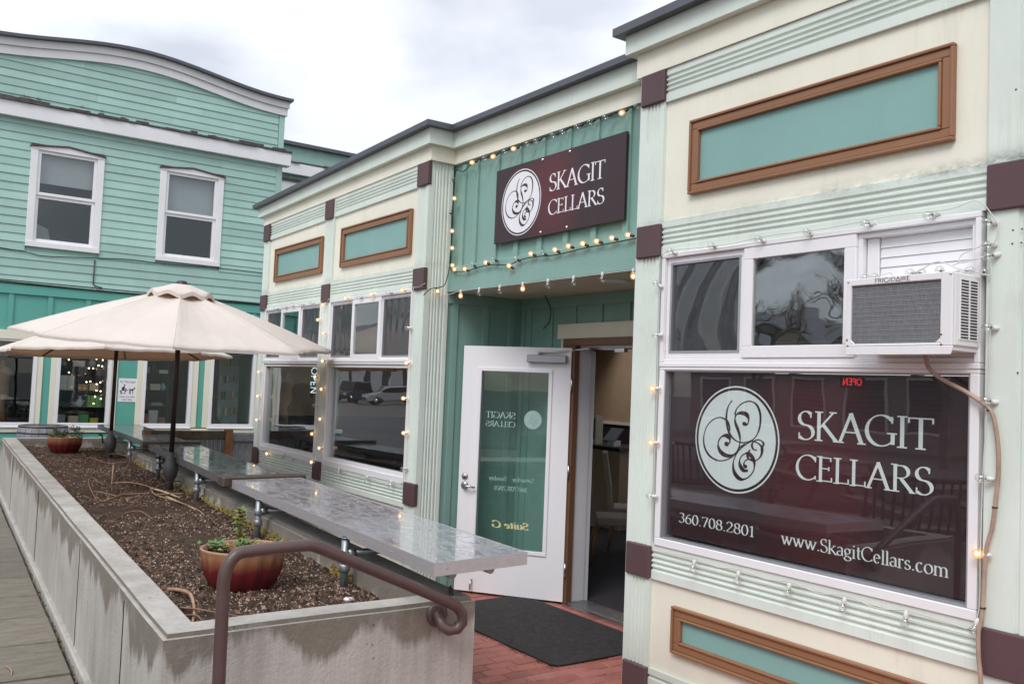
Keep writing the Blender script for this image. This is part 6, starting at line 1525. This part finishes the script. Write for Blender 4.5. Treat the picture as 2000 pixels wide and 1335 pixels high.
# ---------------------------------------------------------------- doormat and furniture indoors
mb = MB().prism([(-6.10, -.14, .004), (-4.50, -.14, .004), (-4.45, -.09, .004), (-4.445, .80, .004), (-6.10, .80, .004)], (0, 0, .011))
tag(mb.build('doormat', M_mat, bevel=.004), 'large black rubber doormat on the red brick at the open door', 'doormat')
def chair(loc, rot, label):
    t = thing('dining_chair', label, 'chair', loc, 'upholstered chairs inside the shop'); t.rotation_euler = (0, 0, rot)
    def B(mb, name, mat, bev=0): 
        o = bpy.data.objects.new(name, mb.mesh(name, mat)); COL.objects.link(o); o.parent = t
        if bev: m = o.modifiers.new('bevel', 'BEVEL'); m.width = bev; m.segments = 3
        return o
    b = MB(); pr = [(-.23, .40), (-.235, .50), (-.25, .70), (-.285, .90), (-.31, 1.07)]
    for i in range(4):
        (xa, za), (xb, zb) = pr[i], pr[i+1]; w0 = .225-.02*i/4; w1 = .225-.02*(i+1)/4
        b.add([(xa, -w0, za), (xa, w0, za), (xb, w1, zb), (xb, -w1, zb), (xa-.055, -w0, za), (xa-.055, w0, za), (xb-.05, w1, zb), (xb-.05, -w1, zb)], [(0, 1, 2, 3), (7, 6, 5, 4), (1, 5, 6, 2), (0, 3, 7, 4)] + ([(0, 4, 5, 1)] if i == 0 else []) + ([(3, 2, 6, 7)] if i == 3 else []))
    B(b, 'backrest', M_chair)
    B(MB().box(-.23, .23, -.225, .225, .40, .49), 'seat', M_chair, .025)
    for x, y in ((.19, .19), (.19, -.19), (-.21, .19), (-.21, -.19)):
        B(MB().tube([(x*1.05+(-.05 if x < 0 else .01), y, 0), (x, y, .40)], [.014, .022], 8), 'leg', M_legwood)
chair((-6.78, 2.47, .01), R(52), 'oatmeal upholstered dining chair just inside the open door')
chair((-7.24, 3.12, .01), R(48), 'second upholstered dining chair half hidden behind the right door post')
CT = thing('tasting_counter', 'tan fronted tasting counter with dark top deep inside the shop', 'counter', (-9.1, 4.2, 0))
MB().box(-10.2, -8.35, 3.9, 4.5, .011, 1.0).build('front', M_roomwall, CT); MB().box(-10.25, -8.3, 3.85, 4.55, 1.0005, 1.045).build('counter_top', M_black, CT)
bx = thing('bottle_box', 'tall gift box with a dark bottle window on the counter', 'box', (-9.0, 4.1, 1.046))
MB().box(-9.06, -8.94, 4.0, 4.12, 1.0465, 1.42).build('carton', CM['cream'], bx); MB().box(-9.03, -8.97, 3.996, 3.9995, 1.12, 1.38).build('bottle_window', CM['black'], bx)
tr_ = thing('payment_tablet', 'white payment tablet on a stand on the counter', 'tablet', (-8.62, 4.0, 1.046))
MB().prism([(-8.75, 3.95, 1.12), (-8.52, 3.95, 1.12), (-8.46, 4.05, 1.28), (-8.69, 4.05, 1.28)], (0, .02, -.01)).build('screen', CM['grey'], tr_); MB().box(-8.68, -8.56, 3.98, 4.1, 1.0465, 1.12).build('stand', M_white, tr_)

# ---------------------------------------------------------------- across the street: seen mirrored in the shop windows
def opposite():
    def house(x0, x1, y, h, wall, label, wins, roof):
        t = thing('opposite_building', label, 'building', ((x0+x1)/2, y-3, 0))
        MB().box(x0, x1, y-8, y, -.05, h).build('wall', wall, t)
        MB().prism([(x0-.3, y+.4, h+.0005), (x0-.3, y-8.4, h+.0005), (x0-.3, y-4, h+2.0)], (x1-x0+.6, 0, 0)).build('roof', roof, t)
        z = .3
        m = MB()
        while z < h-.1: m.box(x0, x1, y+.0005, y+.012, z, z+.015); z += .16
        m.build('siding_line', M_greywood, t)
        F = Fr((0, y, 0), (-1, 0, 0), (0, 0, 1), (0, 1, 0))
        for x, z, w, hh in wins:
            f = MB().frame(F, -x-w/2, -x+w/2, z, z+hh, .09, .001, .05).build('window', M_white, t)
            MB().fbox(F, -x-w/2+.09, -x+w/2-.09, z+.09, z+hh-.09, .002, .01).build('pane', M_dim, f)
        return t
    house(-104, -58, -38, 6.2, plain('white_clapboard', (.62, .62, .62), .6, 0, .04), 'white clapboard building across the street mirrored in the bay windows', [(-98+i*4.1, 1.1, 1.3, 1.9) for i in range(10)], M_cap)
    house(-29, -6, -27, 3.9, plain('tan_clapboard', (.30, .27, .23), .6, 0, .05), 'tan shop row across the street mirrored in the big window', [(-27.5+i*2.5, .6, 1.7, 2.0) for i in range(9)], M_cap)
    os_ = thing('open_sign', 'red lit open sign in the shop across the street', 'open sign', (-20.5, -26.9, 2.1))
    F = Fr((0, -26.9, 0), (-1, 0, 0), (0, 0, 1), (0, 1, 0)); m = MB(); lettering(m, 'OPEN', F, 20.1, 20.9, 2.28, .26, .05, .16, .16, False); m.build('lettering', M_redled, os_, fix=False)
    MB().fbox(F, 20.0, 21.0, 2.2, 2.6, .0, .04).build('case', M_black, os_)
    # bare street trees
    def tree(x, y, h, label, seed):
        rnd = random.Random(seed); t = thing('bare_tree', label, 'tree', (x, y, -.05), 'bare street trees'); tr = MB(); cr = MB()
        def grow(p, d, l, r, n):
            q = p+d*l; md = (p+q)/2+Vector((rnd.uniform(-.05, .05), rnd.uniform(-.05, .05), 0))*l
            (tr if n >= 4 else cr).tube([p, md, q], [r, r*.85, r*.7], 6 if n >= 3 else 4, caps=False)
            if n == 0: return
            for k in range(3 if n > 1 else 4):
                a = rnd.uniform(0, 6.28); s_ = rnd.uniform(.35, .8)
                nd = (d+Vector((math.cos(a)*s_, math.sin(a)*s_, rnd.uniform(-.05, .35)))).normalized(); grow(q, nd, l*rnd.uniform(.62, .85), r*.62, n-1)
        grow(Vector((x, y, -.05)), Vector((0, 0, 1)), h*.26, h*.018, 5)
        tr.build('trunk', M_wood, t); cr.build('crown', M_wood, t)
    tree(-13.5, -21, 7.5, 'bare street tree mirrored in the upper right window', 3); tree(-22, -23, 8, 'second bare street tree mirrored in the upper windows', 5); tree(-28, -14, 6, 'bare tree by the car park mirrored in the bay window', 8)
    # parked cars
    def car(x, y, rot, col, label, tall=0):
        t = thing('parked_car', label, 'car', (x, y, -.055)); t.rotation_euler = (0, 0, rot)
        def B(mb, name, mat, p=t, bev=0):
            o = bpy.data.objects.new(name, mb.mesh(name, mat)); COL.objects.link(o); o.parent = p
            if bev: m = o.modifiers.new('bevel', 'BEVEL'); m.width = bev; m.segments = 3
            return o
        side = [(-2.25, .35), (-2.2, .75), (-1.9, .92+tall*.1), (-1.55, .98), (-.95, 1.42+tall), (.75, 1.45+tall), (1.25, .98), (2.1, .86), (2.28, .6), (2.25, .3)]
        B(MB().prism([(a, -.86, b) for a, b in side], (0, 1.72, 0)), 'body', col, bev=.08)
        for s_ in (-1, 1):
            B(MB().prism([(-1.35, s_*.863, 1.0), (-.88, s_*.863, 1.36+tall), (.68, s_*.863, 1.38+tall), (1.1, s_*.863, 1.0)], (0, s_*.01, 0)), 'side_window', M_black)
            for xx in (-1.4, 1.4):
                w = B(MB().lathe([(.2, -.1), (.33, -.1), (.34, 0), (.33, .1), (.2, .1)], (xx, s_*.78, .34), 20, fr=(Vector((1, 0, 0)), Vector((0, 0, 1)), Vector((0, 1, 0)))), 'wheel', M_black)
                B(MB().lathe([(.19, -.09), (.19, .105), (0, .11)], (xx, s_*.78, .34), 14, fr=(Vector((1, 0, 0)), Vector((0, 0, 1)), Vector((0, s_, 0)))), 'rim', M_steel, w)
            B(MB().box(2.2, 2.3, s_*.6-.16, s_*.6+.16, .62, .78), 'headlight', M_white); B(MB().box(-2.27, -2.2, s_*.6-.16, s_*.6+.16, .7, .85), 'tail_light', M_redled if False else M_bronze)
        B(MB().prism([(1.27, -.7, 1.0), (1.27, .7, 1.0), (.80, .62, 1.42+tall), (.80, -.62, 1.42+tall)], (.012, 0, .01)), 'windscreen', M_black)
        B(MB().box(2.27, 2.3, -.4, .4, .45, .62), 'grille', M_black)
    car(-66.5, -27.5, R(62), plain('dark_blue_car_paint', (.03, .04, .07), .25), 'dark pickup-sized car mirrored at the left of the bay window', .25)
    car(-61.5, -28.5, R(105), plain('silver_car_paint', (.42, .43, .45), .25, .3), 'silver car mirrored in the bay window nearest the door')
    car(-4.0, -19.5, R(5), plain('white_car_paint', (.75, .75, .76), .25), 'white car parked across the street mirrored in the shop glass')
    # picnic tables and slatted benches on the plaza behind the camera
    def picnic(x, y, rot, label):
        t = thing('picnic_table', label, 'picnic table', (x, y, .11), 'picnic tables on the plaza'); t.rotation_euler = (0, 0, rot)
        def B(mb, name, mat):
            o = bpy.data.objects.new(name, mb.mesh(name, mat)); COL.objects.link(o); o.parent = t
        for k in range(5): B(MB().box(-.9, .9, -.36+k*.146, -.36+k*.146+.138, .72, .76), 'plank', M_wood)
        for s_ in (-1, 1):
            for k in range(2): B(MB().box(-.9, .9, s_*.62-.14+k*.145, s_*.62-.14+k*.145+.138, .42, .46), 'seat_plank', M_wood)
            m = MB(); m.tube([(s_*.6, -.7, 0), (s_*.6, -.3, .72)], .04, 6); m.tube([(s_*.6, .7, 0), (s_*.6, .3, .72)], .04, 6); m.tube([(s_*.6, -.7, .40), (s_*.6, .7, .40)], .035, 6); B(m, 'leg_frame', M_wood)
    picnic(-5.6, -6.3, R(35), 'nearest picnic table on the plaza mirrored in the big window'); picnic(-8.6, -8.6, R(30), 'middle picnic table on the plaza mirrored in the big window'); picnic(-11.8, -11.5, R(28), 'farthest picnic table on the plaza mirrored in the big window')
    def bench(x, y, rot, label):
        t = thing('slatted_bench', label, 'bench', (x, y, .11), 'black slatted benches'); t.rotation_euler = (0, 0, rot)
        def B(mb, name, mat):
            o = bpy.data.objects.new(name, mb.mesh(name, mat)); COL.objects.link(o); o.parent = t
        for k in range(22):
            xx = -.88+k*.084; m = MB(); m.tube([(xx, .30, .42), (xx, .0, .43), (xx, -.20, .45), (xx, -.27, .62), (xx, -.33, .95), (xx, -.38, 1.0), (xx, -.42, .97)], .014, 5); B(m, 'slat', M_black)
        for z, y_ in ((.43, .30), (.44, -.2), (.98, -.36)): B(MB().tube([(-.95, y_, z), (.95, y_, z)], .025, 8), 'rail', M_black)
        for s_ in (-.8, .8): m = MB(); m.tube([(s_, .22, 0), (s_, .22, .42)], .03, 6); m.tube([(s_, -.22, 0), (s_, -.24, .45)], .03, 6); B(m, 'leg', M_black)
    bench(-4.35, -4.35, R(128), 'black slatted metal bench mirrored low in the big window'); bench(-8.4, -5.6, R(150), 'second black slatted bench mirrored beside the window emblem')
opposite()

# ---------------------------------------------------------------- grit and leaf scraps
def scraps():
    g = MB(); rnd = random.Random(4)
    def bit(x, y, z, r, mi):
        a = rnd.uniform(0, 6.28); p = [(x+r*math.cos(a+k*2.1)*rnd.uniform(.6, 1.5), y+r*math.sin(a+k*2.1)*rnd.uniform(.6, 1.5), z+rnd.uniform(0, r*.4)) for k in range(3)]
        g.add(p+[(x, y, z+r*.6)], [(0, 1, 3), (1, 2, 3), (2, 0, 3)], mi)
    for k in range(420):
        x = rnd.uniform(-5.6, -3.6); y = rnd.uniform(-1.2, .9)
        if -6.1 < x < -4.44 and -.14 < y < .81 and rnd.random() < .85: continue
        bit(x, y, .002, rnd.uniform(.002, .006), rnd.randrange(3))
    for k in range(160):
        x = rnd.uniform(-6.1, -4.5); bit(x, rnd.uniform(-.13, .8), .0155, rnd.uniform(.0012, .003), 1)
    for k in range(140):                                   # along the mat edge
        bit(rnd.uniform(-5.6, -4.44), -.15-abs(rnd.gauss(0, .012)), .002, rnd.uniform(.003, .007), 0)
    for k in range(500):                                   # in the gap beside the planter and on the slabs
        x = rnd.uniform(-9, -4); e = -2.80+(-3.46-x)*.0405
        if k % 3: bit(x, e-rnd.uniform(.0, .05), .10, rnd.uniform(.004, .012), rnd.choice((0, 3, 3)))
        else: bit(x, e-rnd.uniform(.05, .9), .114, rnd.uniform(.002, .006), rnd.randrange(3))
    tag(g.build('ground_litter', [M_soil, M_chipb, M_straw, M_moss], fix=False), 'grit and leaf scraps on the brick, mat and walkway', 'litter', kind='stuff')
    for pts, lb in (([(-5.62, -3.07, .118), (-5.52, -3.05, .122), (-5.43, -3.06, .118)], 'small bent twig lying on the walkway slabs'), ([(-4.93, -2.93, .118), (-4.89, -2.90, .124), (-4.84, -2.90, .118)], 'short twig curl on the walkway nearer the planter corner')):
        tag(MB().tube(crom(pts, 5), .004, 5).build('twig', M_straw), lb, 'twig')
scraps()
